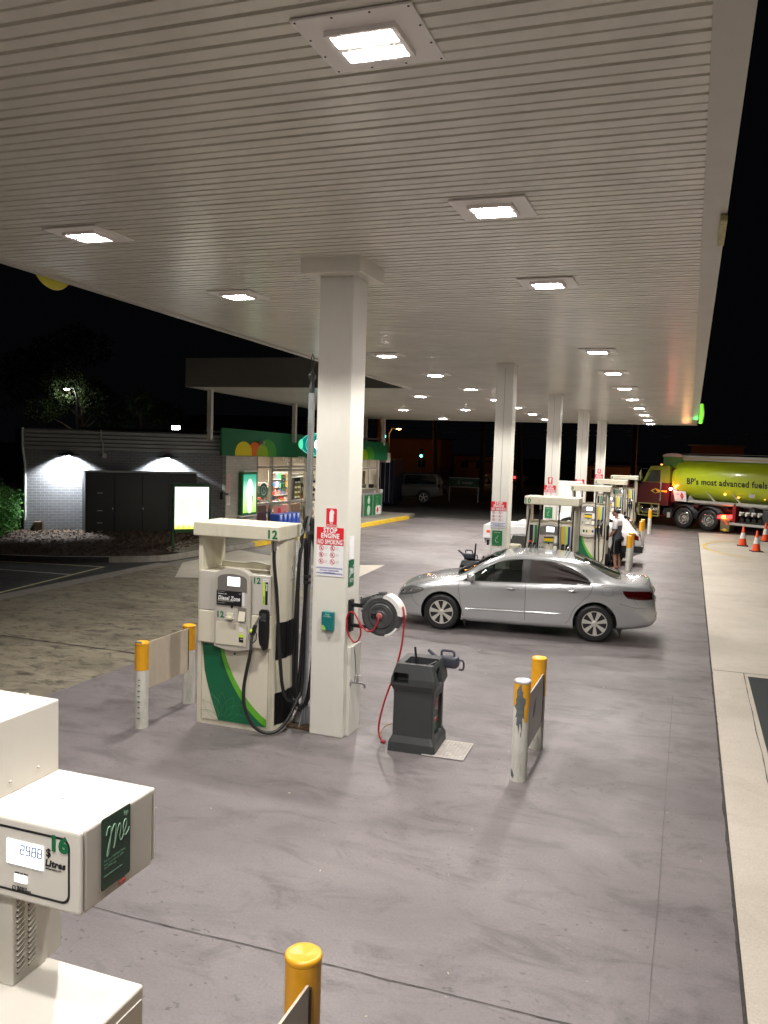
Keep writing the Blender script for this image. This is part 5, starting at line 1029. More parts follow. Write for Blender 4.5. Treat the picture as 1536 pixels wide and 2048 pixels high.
for a,b in (((2.5,2.0),(2.5,2.58)),((2.5,2.58),(3.0,2.58)),((3.0,2.58),(3.36,2.0))): mb.tube([(a[0],-.05,a[1]),(b[0],-.05,b[1])],.022,6)
mb.build('window_frame',lt,tk); MB().box(2.44,2.5,-.055,-.035,1.15,2.0).build('grab_rail',chrome,tk)
MB().prism([(2.15,1.56),(2.5,1.56),(2.75,1.48),(3.0,1.6),(2.75,1.72),(2.5,1.64),(2.15,1.64)],-.058,-.045,'y').build('yellow_stripe',yelp,tk); MB().prism([(2.62,1.55),(2.75,1.5),(2.9,1.6),(2.75,1.69)],-.045,-.04,'y').build('door_emblem',ink,tk)
MB().box(1.6,2.02,-2.0,-.15,1.1,2.7,.05,2).build('cab_back',tred,tk); 
MB().prism([(1.62,2.7),(2.6,2.78),(2.62,3.22),(1.62,3.2)],-1.95,-.35,'y').build('roof_fairing',mat('fairing_green',(.12,.25,.05),.4),tk)
mb=MB()
mb.prism([(1.55,3.2)]+[(2.1+.55*math.cos(R(a)),3.2+.16*math.sin(R(a))) for a in range(180,-1,-15)][1:],-2.0,-.3,'y'); mb.build('fairing_cap',mat('cap_pink',(.55,.38,.34),.5),tk)
MB().box(3.42,3.5,.03,.16,2.12,2.55,.02,2).build('mirror',chrome,tk); MB().tube([(3.2,-.05,2.6),(3.45,.1,2.62),(3.52,.16,2.4),(3.48,.12,2.05),(3.25,-.05,1.9)],.018,6).build('mirror_arm',chrome,tk)
MB().tube([(3.45,-.1,2.0),(3.2,.03,1.85)],.012,6).build('wiper_rail',chrome,tk)
mb=MB()
for x in (2.4,2.8): mb.sph((x,-.5,2.82),.035,(1.6,1,.7),10,6)
mb.build('roof_lamp',lampamb,tk)
MB().cyl((1.93,-.04,1.74),(1.93,.02,1.74),.055,n=16).build('side_lamp',mat('lamp_white_hot',(1,.9,.8),.3,emit=22.,ecol=(1.,.85,.72)),tk)
l=bpy.data.lights.new('lamp_glow','POINT'); l.energy=16; l.color=(1,.2,.12); l.shadow_soft_size=.06; o=bpy.data.objects.new('lamp_glow',l); C.objects.link(o); o.parent=tk; o.location=(2.0,.22,1.7)
# fuel tank, steps, boxes
MB().lathe([(0,2.55),(.28,2.55),(.3,2.6),(.3,3.5),(.28,3.55),(0,3.55)],(0,-.36,.72),28,'x').build('diesel_tank',chrome,tk,smooth=True,angle=50); mb=MB()
mb.box(2.5,3.62,-.1,-.0,.98,1.02).box(2.5,3.62,-.1,0,.42,.46).box(2.5,2.54,-.1,0,.46,.98).box(3.58,3.62,-.1,0,.46,.98).box(2.9,2.93,-.08,-.03,.46,.98); mb.build('tank_step',yelp if False else mat('step_olive',(.3,.3,.1),.5),tk)
mb=MB().box(1.85,2.3,-.6,-.1,.45,.85,.03,2).cyl((2.1,-.3,.62),(2.4,-.3,.62),.14,n=16); mb.build('air_tanks',trimblk,tk); MB().box(1.95,2.1,-.098,-.09,.42,.66).build('reflector_plate',silv,tk)
mb=MB().box(-.60,-.45,-.5,-.02,.60,.74,.01,1).box(-.92,-.80,-.5,-.02,.62,.76,.01,1); mb.build('tail_light',lampred,tk); MB().box(-.78,-.64,-.5,-.02,.60,.74,.01,1).build('indicator_light',lampamb,tk)
l=bpy.data.lights.new('lamp_glow','POINT'); l.energy=2.5; l.color=(1,.12,.08); l.shadow_soft_size=.08; o=bpy.data.objects.new('lamp_glow',l); C.objects.link(o); o.parent=tk; o.location=(-.6,.15,.66)
MB().box(-1.0,-.58,-.5,-.04,.06,.56,.01,1).build('mud_flap',mat('flap_olive',(.14,.14,.07),.6),tk); mb=MB().prism([(-.95,.12),(-.79,.07),(-.63,.12),(-.79,.2)],-.04,-.032,'y'); mb.build('flap_emblem',yelp,tk); MB().prism([(-.95,.4),(-.8,.55),(-.7,.55),(-.9,.3)],-.04,-.032,'y').build('flap_stripe',orange,tk)
# trailer tank
tn=thing('tank_trailer','long lime green fuel tank trailer lettered about most advanced fuels','tank trailer',(.847,39.66,0),TA)
CY,CZ,RX,RZ=-1.22,2.22,1.2,.98
def tnk(u,a): return (u,CY+RX*math.cos(a),CZ+RZ*math.sin(a))
mb=MB(); st=[(2.12,.25),(2.10,.55),(2.05,.8),(1.95,.93),(1.75,.99),(1.4,1.0)]+[(1.4-1.0*i,1.0) for i in range(1,12)]; rings=[]
for u,s in st: rings.append([mb.b.verts.new((u,CY+RX*s*math.copysign(abs(math.cos(a))**.88,math.cos(a)),CZ+RZ*s*math.copysign(abs(math.sin(a))**.88,math.sin(a)))) for a in [2*PI*k/56 for k in range(56)]])
for i in range(len(rings)-1):
    for k in range(56): mb.b.faces.new((rings[i][k],rings[i][(k+1)%56],rings[i+1][(k+1)%56],rings[i+1][k]))
mb.b.faces.new(rings[0]); mb.b.faces.new(rings[-1][::-1]); mb.build('tank_shell',tank_m,tn,smooth=True,angle=50)
# lettering wrapped on the tank side
tx=text("BP's most advanced fuels",.375,mat('lettering_black',(.01,.012,.015),.45),tn,(0,0,0),rot=(0,0,0),align='LEFT',bold=.03,sx=.91,shear=.0,ext=0)
me=tx.data; bm=bmesh.new(); bm.from_mesh(me); bmesh.ops.triangulate(bm,faces=bm.faces)
bmesh.ops.subdivide_edges(bm,edges=[e for e in bm.edges if e.calc_length()>.05],cuts=2)
for v in bm.verts:
    px,py=v.co.x,v.co.y; z=2.12+py; s=max(-1,min(1,(z-CZ)/RZ)); cs=(1-abs(s)**(2/.88))**(.88/2); v.co=Vector((1.16-px,CY+RX*cs+.006,z))
bm.to_mesh(me); bm.free()
MB().box(-9.5,1.75,CY-.75,CY+.75,3.17,3.29,.02,2).box(-9.5,1.72,-.42,-.36,3.05,3.27).build('top_walkway',silv,tn); MB().box(-9.5,1.7,-.362,-.35,3.13,3.16).build('orange_stripe',mat('stripe_orange',(.6,.3,.05),.5),tn)
MB().prism([(1.72,3.05),(1.95,2.95),(1.75,3.27)],-.8,-.36,'y').build('front_plate',silv,tn)
mb=MB(); mb.tube([(1.5,-.7,3.3),(1.5,-.7,3.36),(-9,-.7,3.36)],.015,6); mb.build('top_rail',dsteel,tn)
mb=MB().box(-9.5,.9,-1.9,-.35,1.12,1.2).box(-1.15,1.1,-.5,-.06,1.18,1.30,.02,1).box(-9.5,-1.2,-.4,-.08,1.18,1.32,.02,1); mb.prism([(.95,1.3),(1.3,1.25),(1.1,1.5)],-.4,-.3,'y').build('skid_plate',silv,tn)
for x in (.2,-1.0,-2.7): MB().prism([(x,1.72),(x-.02,1.72),(x-.5,1.28),(x-.4,1.28)],-.12,-.06,'y').build('bracket',silv,tn)
MB().box(-.06,.66,-.012,0,0,.46) if 0 else None
pl=MB().prism([(1.10,1.2),(1.68,1.22),(1.80,1.68),(1.16,1.66)],-.03,-.018,'y').build('placard',signw,tn); MB().prism([(1.24,1.44),(1.36,1.62),(1.44,1.46),(1.32,1.28)],-.018,-.012,'y').build('hazard_diamond',red,tn)
mb=MB().box(1.14,1.66,-.018,-.014,1.30,1.305).box(1.14,1.66,-.018,-.014,1.26,1.265); mb.build('placard_lines',ink,tn); text('FLAMMABLE',.035,signw,tn,(1.35,-.01,1.45),rot=(PI/2,0,PI)); text('1203',.08,ink,tn,(1.58,-.012,1.52),rot=(PI/2,0,PI)); 
mb=MB().sph((-.74,.0,1.66),.05,(1,1,1),12,8).sph((-1.35,-.02,1.56),.035,(2,1,.8),12,8).sph((-2.5,-.03,1.55),.02,(1.5,1,.8),8,6); mb.build('marker_lamp',lampamb,tn)
MB().box(-2.05,-1.8,-.05,-.04,1.58,1.74).build('data_plate',silv,tn)
MB().box(-1.25,-1.10,-.45,-.04,.35,1.2,.01,1).build('leg_box',dred,tn); MB().box(-9.5,-1.0,-.08,-.02,.36,.47,.005,1).build('side_guard',silv,tn); MB().box(-9.5,-1.3,-1.8,-.6,.75,1.18).build('under_frame',trimblk,tn)
mb=MB()
for k in range(4):
    x=-1.5-k*.27; mb.cyl((x,-.3,.72),(x-.05,-.03,.62),.09,n=16); 
mb.box(-2.6,-1.35,-.4,-.05,.50,.54).build('outlet_valves',blackp,tn); mb=MB()
for k in range(4):
    x=-1.5-k*.27; mb.cyl((x,-.2,.86),(x+.05,-.04,.84),.06,n=12); mb.box(x-.1,x+.1,-.14,-.06,.9,.96,.01,1)
mb.build('valve_handles',white,tn); MB().cyl((-1.9,-.3,1.05),(-1.95,-.1,1.02),.13,n=16).box(-2.9,-2.4,-.5,-.1,.5,1.1,.03,2).build('pump_box',dgrey,tn)
for x in (-5.9,-7.1,-8.3): twheel(tn,x,-.2,.5,1)
# ---------------------------------------------------------------- convenience shop
A2=(-14.75,25.15); SA=math.atan2(11.75,1.15)
sh=thing('shop','lit convenience shop with green fascia and glass front','shop',(*A2,0),SA)
pb=mat('shop_brick',(.40,.385,.33),.7,noise=.08,nscale=4)
def brickmat(name,c,mortar,scale=1.):
    m=bpy.data.materials.new(name); m.use_nodes=True; n=m.node_tree; b=n.nodes['Principled BSDF']; tc=n.nodes.new('ShaderNodeTexCoord'); mp=n.nodes.new('ShaderNodeMapping'); mp.inputs['Rotation'].default_value=(R(90),0,0)
    br=n.nodes.new('ShaderNodeTexBrick'); br.inputs['Scale'].default_value=1; br.inputs['Brick Width'].default_value=.24; br.inputs['Row Height'].default_value=.086; br.inputs['Mortar Size'].default_value=.006; br.inputs['Color1'].default_value=(*c,1); br.inputs['Color2'].default_value=(*[v*.85 for v in c],1); br.inputs['Mortar'].default_value=(*mortar,1); br.inputs['Mortar Smooth'].default_value=.3
    sx=n.nodes.new('ShaderNodeSeparateXYZ'); cb=n.nodes.new('ShaderNodeCombineXYZ'); n.links.new(tc.outputs['Object'],sx.inputs[0]); n.links.new(sx.outputs[0],cb.inputs[0]); n.links.new(sx.outputs[2],cb.inputs[1]); n.links.new(cb.outputs[0],br.inputs['Vector'])
    n.links.new(br.outputs['Color'],b.inputs['Base Color']); bp=n.nodes.new('ShaderNodeBump'); bp.inputs['Strength'].default_value=.8; bp.inputs['Distance'].default_value=.012; bp.invert=True
    n.links.new(br.outputs['Fac'],bp.inputs['Height']); n.links.new(bp.outputs[0],b.inputs['Normal']); b.inputs['Roughness'].default_value=.75; MT[name]=m; return m
bw=brickmat('pale_brick',(.50,.48,.42),(.40,.38,.33)); bgm=brickmat('grey_brick',(.15,.15,.155),(.27,.27,.275))
FZ=2.80
MB().box(0,1.84,0,.15,.12,FZ).build('brick_wall',bw,sh)
mb=MB().box(0,11.9,6.0,6.15,.12,3.6).box(-.0,11.9,.16,6.0,FZ+.02,FZ+.10).box(0,.1,.16,6,.12,FZ); mb.build('inner_wall',mat('shop_wall',(.62,.55,.46),.7),sh); MB().box(0,11.9,.16,6,.10,.14).build('floor',mat('shop_floor',(.4,.34,.3),.3),sh)
MB().box(11.86,11.92,.0,6.,.12,3.0).build('end_wall',greyp,sh); MB().box(-.4,12.6,-.02,6.2,3.55,3.62).build('roof',dgrey,sh)
mb=MB().prism([(-.38,2.80),(12.57,2.62),(12.57,3.42),(-.38,3.72)],-.10,-.02,'y'); mb.build('fascia',mat('fascia_green',(.006,.10,.035),.6,spec=.2),sh)
MB().box(12.575,13.0,-.05,.3,2.5,2.95).build('downpipe_box',greyp,sh)
ecol={'egg_yellow':(.6,.5,.01),'egg_orange':(.6,.12,.01),'egg_lime':(.22,.34,.01),'egg_green':(.04,.2,.02)}
def egg(cx,w,h,m,y,u0=None):
    zb=2.80-(cx+.38)*.18/12.95; P=[(cx-w,zb+.01),(cx+w,zb+.01)]+[(cx+w*math.cos(R(a))*(1 if a<90 else 1),zb+h*.25+h*.75*math.sin(R(a))) for a in range(0,181,12)]
    MB().prism(P,y-.002,y,'y').build('petal_graphic',mat(m,ecol[m],.6,spec=.15),sh)
egg(2.35,.60,.62,'egg_green',-.101); egg(1.55,.42,.50,'egg_orange',-.104); egg(2.02,.36,.42,'egg_lime',-.107); egg(.85,.50,.50,'egg_yellow',-.110)
egg(10.6,.55,.58,'egg_green',-.101); egg(9.5,.4,.5,'egg_orange',-.104); egg(10.1,.36,.45,'egg_lime',-.107)
# glazing frames
al=mat('frame_aluminium',(.24,.225,.19),.4,noise=.05); mb=MB()
for u in (1.87,2.86,4.18,5.35,6.42,8.5,9.65): mb.box(u-.045,u+.045,.0,.12,.13,FZ-.02)
for z0,z1,a,b in ((2.34,2.42,1.92,9.6),(.98,1.08,1.92,9.6),(.13,.22,1.92,9.6),(2.20,2.30,2.92,6.36)):
    us=[1.87,2.86,4.18,5.35,6.42,8.5,9.65]
    for u,v in zip(us[:-1],us[1:]): 
        if u+.05>=a-.05 and v-.05<=b+.05: mb.box(u+.0455,v-.0455,.012,.108,z0,z1)
mb.build('window_frames',al,sh)
shg=glassm('shop_glass',(.92,.95,.93),.97,.02)
for u,v in zip([1.87,2.86,4.18,5.35,6.42,8.5],[2.86,4.18,5.35,6.42,8.5,9.65]): MB().box(u+.046,v-.046,.055,.06,1.09,2.33).box(u+.046,v-.046,.055,.06,.23,.97).box(u+.046,v-.046,.055,.06,2.43,FZ-.03).build('window_pane',shg,sh)
text('Express',.26,mat('frost_letter',(.75,.7,.65),.6),sh,(4.1,.05,2.64),sx=1.1); text('smart convenience',.17,MT['frost_letter'],sh,(4.6,.05,2.48))
# lights inside the shop
inner=mat('shop_light_panel',(1,.93,.85),.5,emit=7.,ecol=(1,.93,.84))
for k in range(4):
    for j in range(2): 
        o=MB().box(1.2+k*2.7,2.3+k*2.7,1.2+j*2.4,1.5+j*2.4,FZ-.0,FZ+.018).build('light_panel',inner,sh)
for k in range(3):
    l=bpy.data.lights.new('shop_lamp','AREA'); l.energy=330; l.color=(1,.9,.78); l.size=1.6; o=bpy.data.objects.new('shop_lamp',l); C.objects.link(o); o.parent=sh; o.location=(2+k*3.2,2.6,FZ-.03)
# goods: shelf units with rows of packets
random.seed(21); pal=[(.6,.05,.04),(.65,.5,.08),(.05,.2,.45),(.1,.35,.12),(.7,.68,.62),(.45,.2,.1),(.6,.25,.35),(.15,.12,.1),(.75,.3,.05)]
gm=[mat(f'packet{i}',c,.5) for i,c in enumerate(pal)]
def shelf(u,v,w,rows,z0=.2,dz=.36,back=mat('shelf_white',(.6,.58,.54),.5)):
    s=thing('shelf_unit',f'shop shelf unit with {["snack packets","drinks and boxes","small goods","magazines","cartons"][int(u)%5]} seen through the {["left","middle","right"][min(2,int(u/3.3))]} glass, {"low" if rows<4 else "tall"}, {round(u,1)} metres along' if False else None,None,(0,0,0)); s.parent=sh
    s.location=(u,v,0); MB().box(0,w,.30,.33,.14,z0+rows*dz).build('shelf_back',back,s)
    for r in range(rows):
        MB().box(0,w,0,.3,z0+r*dz-.02,z0+r*dz).build('shelf_board',back,s)
    per=[MB() for _ in gm]
    for r in range(rows):
        x=.02
        while x<w-.08:
            ww=random.uniform(.06,.14); i=random.randrange(len(gm)); per[i].box(x,x+ww*.9,.03,.22,z0+r*dz+.001,z0+r*dz+random.uniform(.14,dz-.08)); x+=ww
    for i,pmb in enumerate(per):
        if len(pmb.b.verts): pmb.build('packets',gm[i],s)
    return s
for u,v,w,r in ((1.3,3.2,1.6,4),(2.9,1.3,1.3,3),(3.2,4.4,2.2,5),(4.6,1.9,1.5,4),(6.7,1.3,1.6,5),(1.9,2.2,.9,4),(8.6,3.6,1.6,5),(5.6,4.9,2.6,5)): shelf(u,v,w,r)
MB().box(1.95,2.8,.18,.5,.16,.96,.01,1).build('low_crate',mat('crate_brown',(.16,.05,.03),.6),sh); MB().box(4.3,5.2,.18,.5,.16,.9,.01,1).build('low_crate',mat('crate_tan',(.3,.14,.08),.6),sh); mb=MB().box(1.5,4.0,5.2,5.9,.14,1.15,.02,1); mb.build('counter',mat('counter_brown',(.25,.13,.07),.5),sh); MB().box(1.4,3.2,5.85,5.95,1.9,2.2).build('menu_board',ink,sh); MB().box(1.45,1.95,5.83,5.85,1.95,2.15).box(2.4,2.9,5.83,5.85,1.95,2.15).build('menu_panel',signw,sh); MB().box(1.4,3.2,5.82,5.85,1.78,1.89).build('menu_strip',lime,sh)
def decal(u,z,r):
    mb=MB(); disc(mb,u,z,r,.045,.004,30); mb.build('round_decal',mat('decal_green',(.02,.16,.10),.5),sh); mb=MB(); ring(mb,u,z,r*.55,r*.62,.042); mb.tube([(u-.05,.042,z-.1),(u,.042,z+.08),(u+.06,.042,z-.06)],.012,5); mb.build('decal_mark',signw,sh)
decal(2.37,1.52,.27); text('coffee to go',.10,signw,sh,(2.37,.045,1.16))
MB().box(3.55,3.85,.035,.05,1.45,2.08).build('green_door_poster',pgreen,sh); 
for k,q in enumerate(('OPEN','24','HOURS','7','DAYS')): text(q,.085,signw,sh,(3.70,.032,1.98-k*.115),bold=.02)
MB().box(3.05,4.1,.04,.05,.45,.93).build('fruit_poster',mat('poster_pink',(.6,.25,.22),.5),sh); MB().sph((3.45,.045,.72),.16,(1,.05,1),16,10).sph((3.85,.045,.62),.13,(1,.05,1),16,10).build('fruit_picture',red,sh); MB().sph((3.2,.045,.6),.1,(1,.05,1.4),16,10).build('leaf_picture',lime,sh)
MB().box(6.55,7.35,.035,.05,.2,1.0).build('round_logo_poster',pgreen,sh); mb=MB(); ring(mb,6.95,.72,.16,.2,.03); mb.tube([(6.82,.03,.6),(6.95,.03,.78),(7.1,.03,.72)],.02,5); mb.build('poster_mark',mat('mint_mark',(.3,.6,.45),.5),sh)
MB().box(5.7,6.2,.8,1.1,.14,1.9,.02,1).build('display_stand',ink,sh); mb=MB()
for k in range(5):
    for j in range(2): mb.sph((5.83+j*.22,.78,.9+k*.2),.09,(1,.4,.5),10,6)
mb.build('sunglass_rack',signw,sh)
mb=MB()
for (u,z,s) in ((7.2,1.95,.2),(7.5,1.7,.17),(7.1,1.5,.15),(7.45,1.35,.16),(7.25,1.15,.2)): mb.sph((u,.9,z),s,(1,.6,.45),12,8)
mb.build('hat_rack',ink,sh)
# kiosk window and gas cage at the right
MB().box(9.7,11.86,.0,.12,.13,1.25).build('kiosk_base',al,sh); mb=MB().box(9.72,9.78,.0,.1,1.26,2.78).box(10.8,10.88,.0,.1,1.26,2.78).box(11.78,11.86,.0,.1,1.26,2.78).box(9.785,10.795,.012,.09,2.2,2.28).box(10.885,11.775,.012,.09,2.2,2.28).box(9.785,10.795,.012,.09,1.26,1.32).box(10.885,11.775,.012,.09,1.26,1.32); mb.build('window_frames',al,sh)
MB().box(9.79,10.79,.05,.055,1.33,2.19).box(10.89,11.77,.05,.055,1.33,2.19).box(9.79,10.79,.05,.055,2.29,2.77).box(10.89,11.77,.05,.055,2.29,2.77).build('window_pane',shg,sh); MB().box(11.0,11.5,.5,.52,1.5,2.1).build('pin_board',mat('cork',(.3,.18,.1),.8),sh); MB().box(10.95,11.7,.15,.4,1.33,1.5,.03,2).build('office_bag',ink,sh)
tl=thing('pay_tray','small white tray under the kiosk window','tray',(0,0,0)); tl.parent=None
tl.location=sh.matrix_world@Vector((0,0,0)) if 0 else (-13.62,36.98,1.1); tl.rotation_euler=(0,0,SA); MB().box(0,.25,-.15,0,0,.16,.01,1).build('tray',white,tl)
cg=thing('gas_cage','grey gas bottle cage with green panels and a red diamond placard below the kiosk','gas cage',(*A2,0),SA)
mb=MB()
for u in (9.35,10.25,11.15): mb.box(u-.03,u+.03,-.55,-.49,.13,1.15)
mb.box(9.38,11.12,-.54,-.50,1.10,1.15).box(9.38,11.12,-.54,-.50,.13,.18).box(9.35,11.15,-.48,-.05,1.1,1.13); mb.build('frame',dsteel,cg)
MB().box(9.39,10.22,-.53,-.51,.19,1.09).build('green_panel',pgreen,cg); MB().box(10.28,11.12,-.53,-.51,.19,1.09).build('green_panel',pgreen,cg)
mb=MB().sph((9.85,-.535,.85),.12,(1,.06,1.3),14,10).sph((9.85,-.535,.42),.15,(1,.06,1.5),14,10).box(9.8,9.9,-.545,-.53,.98,1.05); mb.build('bottle_picture',mat('pic_mint',(.45,.6,.5),.5),cg)
MB().prism([(10.55,.2),(11.1,.2),(11.1,.52),(11.0,.6),(10.65,.6),(10.55,.52)],-.545,-.532,'y').build('white_placard',signw,cg); MB().prism([(10.62,.4),(10.73,.55),(10.84,.4),(10.73,.25)],-.552,-.546,'y').build('red_diamond',red,cg); text('LP GAS',.06,ink,cg,(10.97,-.548,.48)); text('FLAMMABLE',.035,red,cg,(10.97,-.548,.36))
for k in range(5): text(['Swap','n','Go','gas','bottles'][k],.085,MT['pic_mint'],cg,(10.7,-.533,1.0-k*.085))
# lit poster box, notices, camera
pbx=thing('poster_light_box','tall lit poster in a green frame on the pale brick wall','light box',(*A2,0),SA)
MB().box(.72,1.66,-.16,-.01,.72,2.22,.03,3).build('frame',pgreen,pbx); 
def gradmat(name,stops,emit):
    m=bpy.data.materials.new(name); m.use_nodes=True; n=m.node_tree; b=n.nodes['Principled BSDF']; tc=n.nodes.new('ShaderNodeTexCoord'); s=n.nodes.new('ShaderNodeSeparateXYZ'); r=n.nodes.new('ShaderNodeValToRGB'); n.links.new(tc.outputs['Generated'],s.inputs[0]); n.links.new(s.outputs[2],r.inputs[0])
    el=r.color_ramp.elements; el[0].position,el[0].color=stops[0][0],(*stops[0][1],1); el[1].position,el[1].color=stops[-1][0],(*stops[-1][1],1)
    for p_,c_ in stops[1:-1]: e=el.new(p_); e.color=(*c_,1)
    n.links.new(r.outputs[0],b.inputs['Base Color']); n.links.new(r.outputs[0],b.inputs['Emission Color']); b.inputs['Emission Strength'].default_value=emit; return m
MB().box(.80,1.58,-.166,-.161,.80,2.14).build('lit_poster',gradmat('poster_print',[(0,(.35,.6,.1)),(.25,(.5,.85,.35)),(.6,(.45,.8,.6)),(.85,(.05,.42,.28)),(1,(.03,.3,.2))],1.1),pbx)
mb=MB().sph((1.19,-.168,1.55),.2,(1,.03,2.2),16,10).sph((1.19,-.168,1.0),.13,(1,.03,1.7),16,10); mb.build('figure_picture',mat('poster_white',(.9,.95,.9),.5,emit=1.2,ecol=(.85,.95,.9)),pbx); mb=MB(); ring(mb,1.19,1.95,.1,.12,-.175); mb.box(1.3,1.36,-.18,-.175,1.2,1.4).build('poster_detail',mat('poster_tan',(.5,.35,.15),.5,emit=.4),pbx)
MB().box(.68,1.70,-.14,-.01,.66,.71,.01,1).box(.78,1.6,-.2,-.02,2.225,2.27,.01,1).build('hood',white,pbx)
def wallnote(u,z,w,h,label,m,lines=None):
    s=thing('wall_notice',label,'notice',(A2[0]+math.cos(SA)*u+math.sin(SA)*.003,A2[1]+math.sin(SA)*u-math.cos(SA)*.003,z),SA); MB().box(-w/2,w/2,-.006,0,-h/2,h/2).build('board',m,s)
    mb=MB()
    for k in range(int(h/.05)-1): mb.box(-w*.35,w*.3,-.008,-.006,h/2-.05-k*.05,h/2-.035-k*.05)
    mb.build('small_print',mat('print_red',(.5,.12,.1),.5),s)
wallnote(.15,1.85,.2,.62,'narrow red and white notice on the pale wall, left of the lit poster',mat('note_pink',(.7,.5,.48),.5)); wallnote(.15,1.25,.2,.30,'small white notice below the narrow red and white one',signw); wallnote(11.5,.8,.2,.85,'narrow printed notice at the right end of the kiosk base',mat('note_pale',(.6,.52,.48),.5))
t=thing('wall_phone','small dark device fixed to the pale wall below the notice','wall device',(-14.76,25.05,1.45),SA); MB().box(-.25,-.1,-.14,-.01,-.13,.13,.02,2).cyl((-.1,-.08,.02),(.08,-.1,.05),.03,n=10).build('case',dgrey,t)
def cctv(x,y,z,rz,label):
    t=thing('security_camera',label,'camera',(x,y,z),rz); MB().box(-.14,.1,-.04,.04,-.04,.04,.01,2).box(-.18,.12,-.05,.05,.041,.05).cyl((-.14,0,0),(-.17,0,0),.03,n=12).build('housing',greyp,t); MB().cyl((.02,0,-.04),(.04,.06,-.14),.015,n=8).build('bracket',greyp,t)
cctv(-14.35,26.9,3.25,R(150),'pale security camera in front of the petals on the green fascia'); cctv(-14.1,29.6,2.72,R(240),'small security camera under the fascia above the shop doors')
# illuminated brand globe hanging in front of the fascia
gl=thing('lit_globe_sign','round teal and yellow illuminated sign in front of the green fascia','lit sign',(-13.2,29.3,3.25)); GA=R(-28); gl.rotation_euler=(0,0,R(20))
MB().sph((0,0,0),.44,(1.75,.6,1),36,20).build('shell',mat('globe_teal',(.0,.22,.2),.25,emit=.35,ecol=(.0,.5,.45)),gl,smooth=True)
mb=MB()
for s_ in (.35,.62,.88): mb.tube([(.77*s_*math.cos(R(a)),-.27*math.sqrt(max(0,1-(s_*math.cos(R(a)))**2*.8-(math.sin(R(a))*.98)**2*.9))-.02,.44*.99*math.sin(R(a))) for a in range(0,361,12)],.009,5)
mb.build('hoop_lines',mat('hoop_mint',(.2,.7,.55),.4,emit=.7,ecol=(.2,.8,.6)),gl); MB().sph((.05,-.22,0),.22,(1,.5,1),20,12).build('bright_core',mat('core_white',(.9,1,.95),.3,emit=9,ecol=(.85,1.,.95)),gl,smooth=True)
MB().sph((.38,-.2,0),.17,(1.1,.5,1),16,10).build('yellow_core',mat('core_yellow',(1,.75,.15),.3,emit=3,ecol=(1,.65,.12)),gl,smooth=True); MB().sph((-.62,-.05,0),.2,(.8,.6,1),16,10).build('green_end',mat('core_green',(.1,.7,.35),.3,emit=1.,ecol=(.1,.75,.4)),gl,smooth=True); MB().tube([(0,.1,.4),(0,.3,.9),(0,.3,1.4)],.02,6).build('hanger',dgrey,gl)
# stock on the path: blue water packs, yellow stand
t=thing('water_packs','stack of blue wrapped bottle packs in front of the left shop window','bottle packs',(-14.05,28.3,.125),SA); mbb=MB(); mbw=MB()
for k in range(5): mbb.box(-.75+k*.3,-.47+k*.3,-.2,.2,0,.56,.03,2); mbw.prism([(-.70+k*.3,.54),(-.52+k*.3,.54),(-.61+k*.3,.32)],-.206,-.2,'y')
mbb.build('pack_wrap',mat('wrap_blue',(.02,.08,.5),.3),t); mbw.build('pack_label',mat('label_pale',(.5,.6,.8),.4),t);
t=thing('display_stand','tall yellow cardboard display stand outside the shop doors','display stand',(-13.6,31.0,.125),SA); MB().box(-.22,.22,-.15,.15,0,.95,.01,1).build('stand_body',white,t); MB().prism([(-.22,.95),(.22,.95),(.22,1.5),(-.22,1.5)],-.1,-.07,'y').build('header_card',mat('card_yellow',(.75,.6,.15),.5),t); mb=MB()
for k in range(6): mb.cyl((-.18+k*.07,-.12,.95),(-.18+k*.07,-.12,1.15),.03,n=10)
mb.build('bottles',yelp,t)
# ---------------------------------------------------------------- grey brick side building with two wall lamps
A3=(-19.26,20.76); BA=math.atan2(4.39,4.36)
bl=thing('brick_building','low grey brick building with ribbed fascia and two lamps on its wall','building',(*A3,0),BA)
MB().box(0,6.19,0,.2,-.05,2.86).box(-.0,.2,.2,5,-.05,2.86).build('brick_wall',bgm,bl); fm=mat('fascia_grey',(.24,.245,.235),.6,noise=.05,nscale=2); mb=MB()
for k in range(5): mb.prism([(-.06,2.86+k*.125),(-.085,2.875+k*.125),(-.085,2.95+k*.125),(-.06,2.965+k*.125),(-.02,2.985+k*.125),(-.02,2.86+k*.125)],-.02,6.17,'x')
mb.box(-.08,-.021,-.08,5,2.87,3.46); mb.build('fascia_boards',fm,bl); MB().box(0,6.16,.0,5,3.44,3.5).build('roof',dgrey,bl)
MB().tube([(-.04,-.05,3.5),(-.04,-.07,2.9),(.0,-.06,2.6),(.03,-.05,2.4),(.03,-.05,.75),(.01,-.03,.66)],.035,10).build('downpipe',white,bl,smooth=True)
MB().tube([(2.25,-.10,3.52),(2.25,-.11,3.2),(2.31,-.11,3.1),(2.31,-.11,2.82),(2.36,-.11,2.75)],.02,8).build('conduit',greyp,bl); MB().box(2.30,2.42,-.15,-.06,2.62,2.76,.01,1).build('junction_box',greyp,bl)
MB().box(.28,.55,-.25,-.01,0,.62,.01,1).build('tap_box',brown,bl); MB().tube([(.5,-.28,0),(.5,-.28,.65)],.02,8).build('stand_pipe',brown,bl)
wl=thing('wall_lamp','dish shaped lamp on the grey brick wall, left one','wall lamp',(0,0,0),BA,'dish lamps on the grey brick wall')
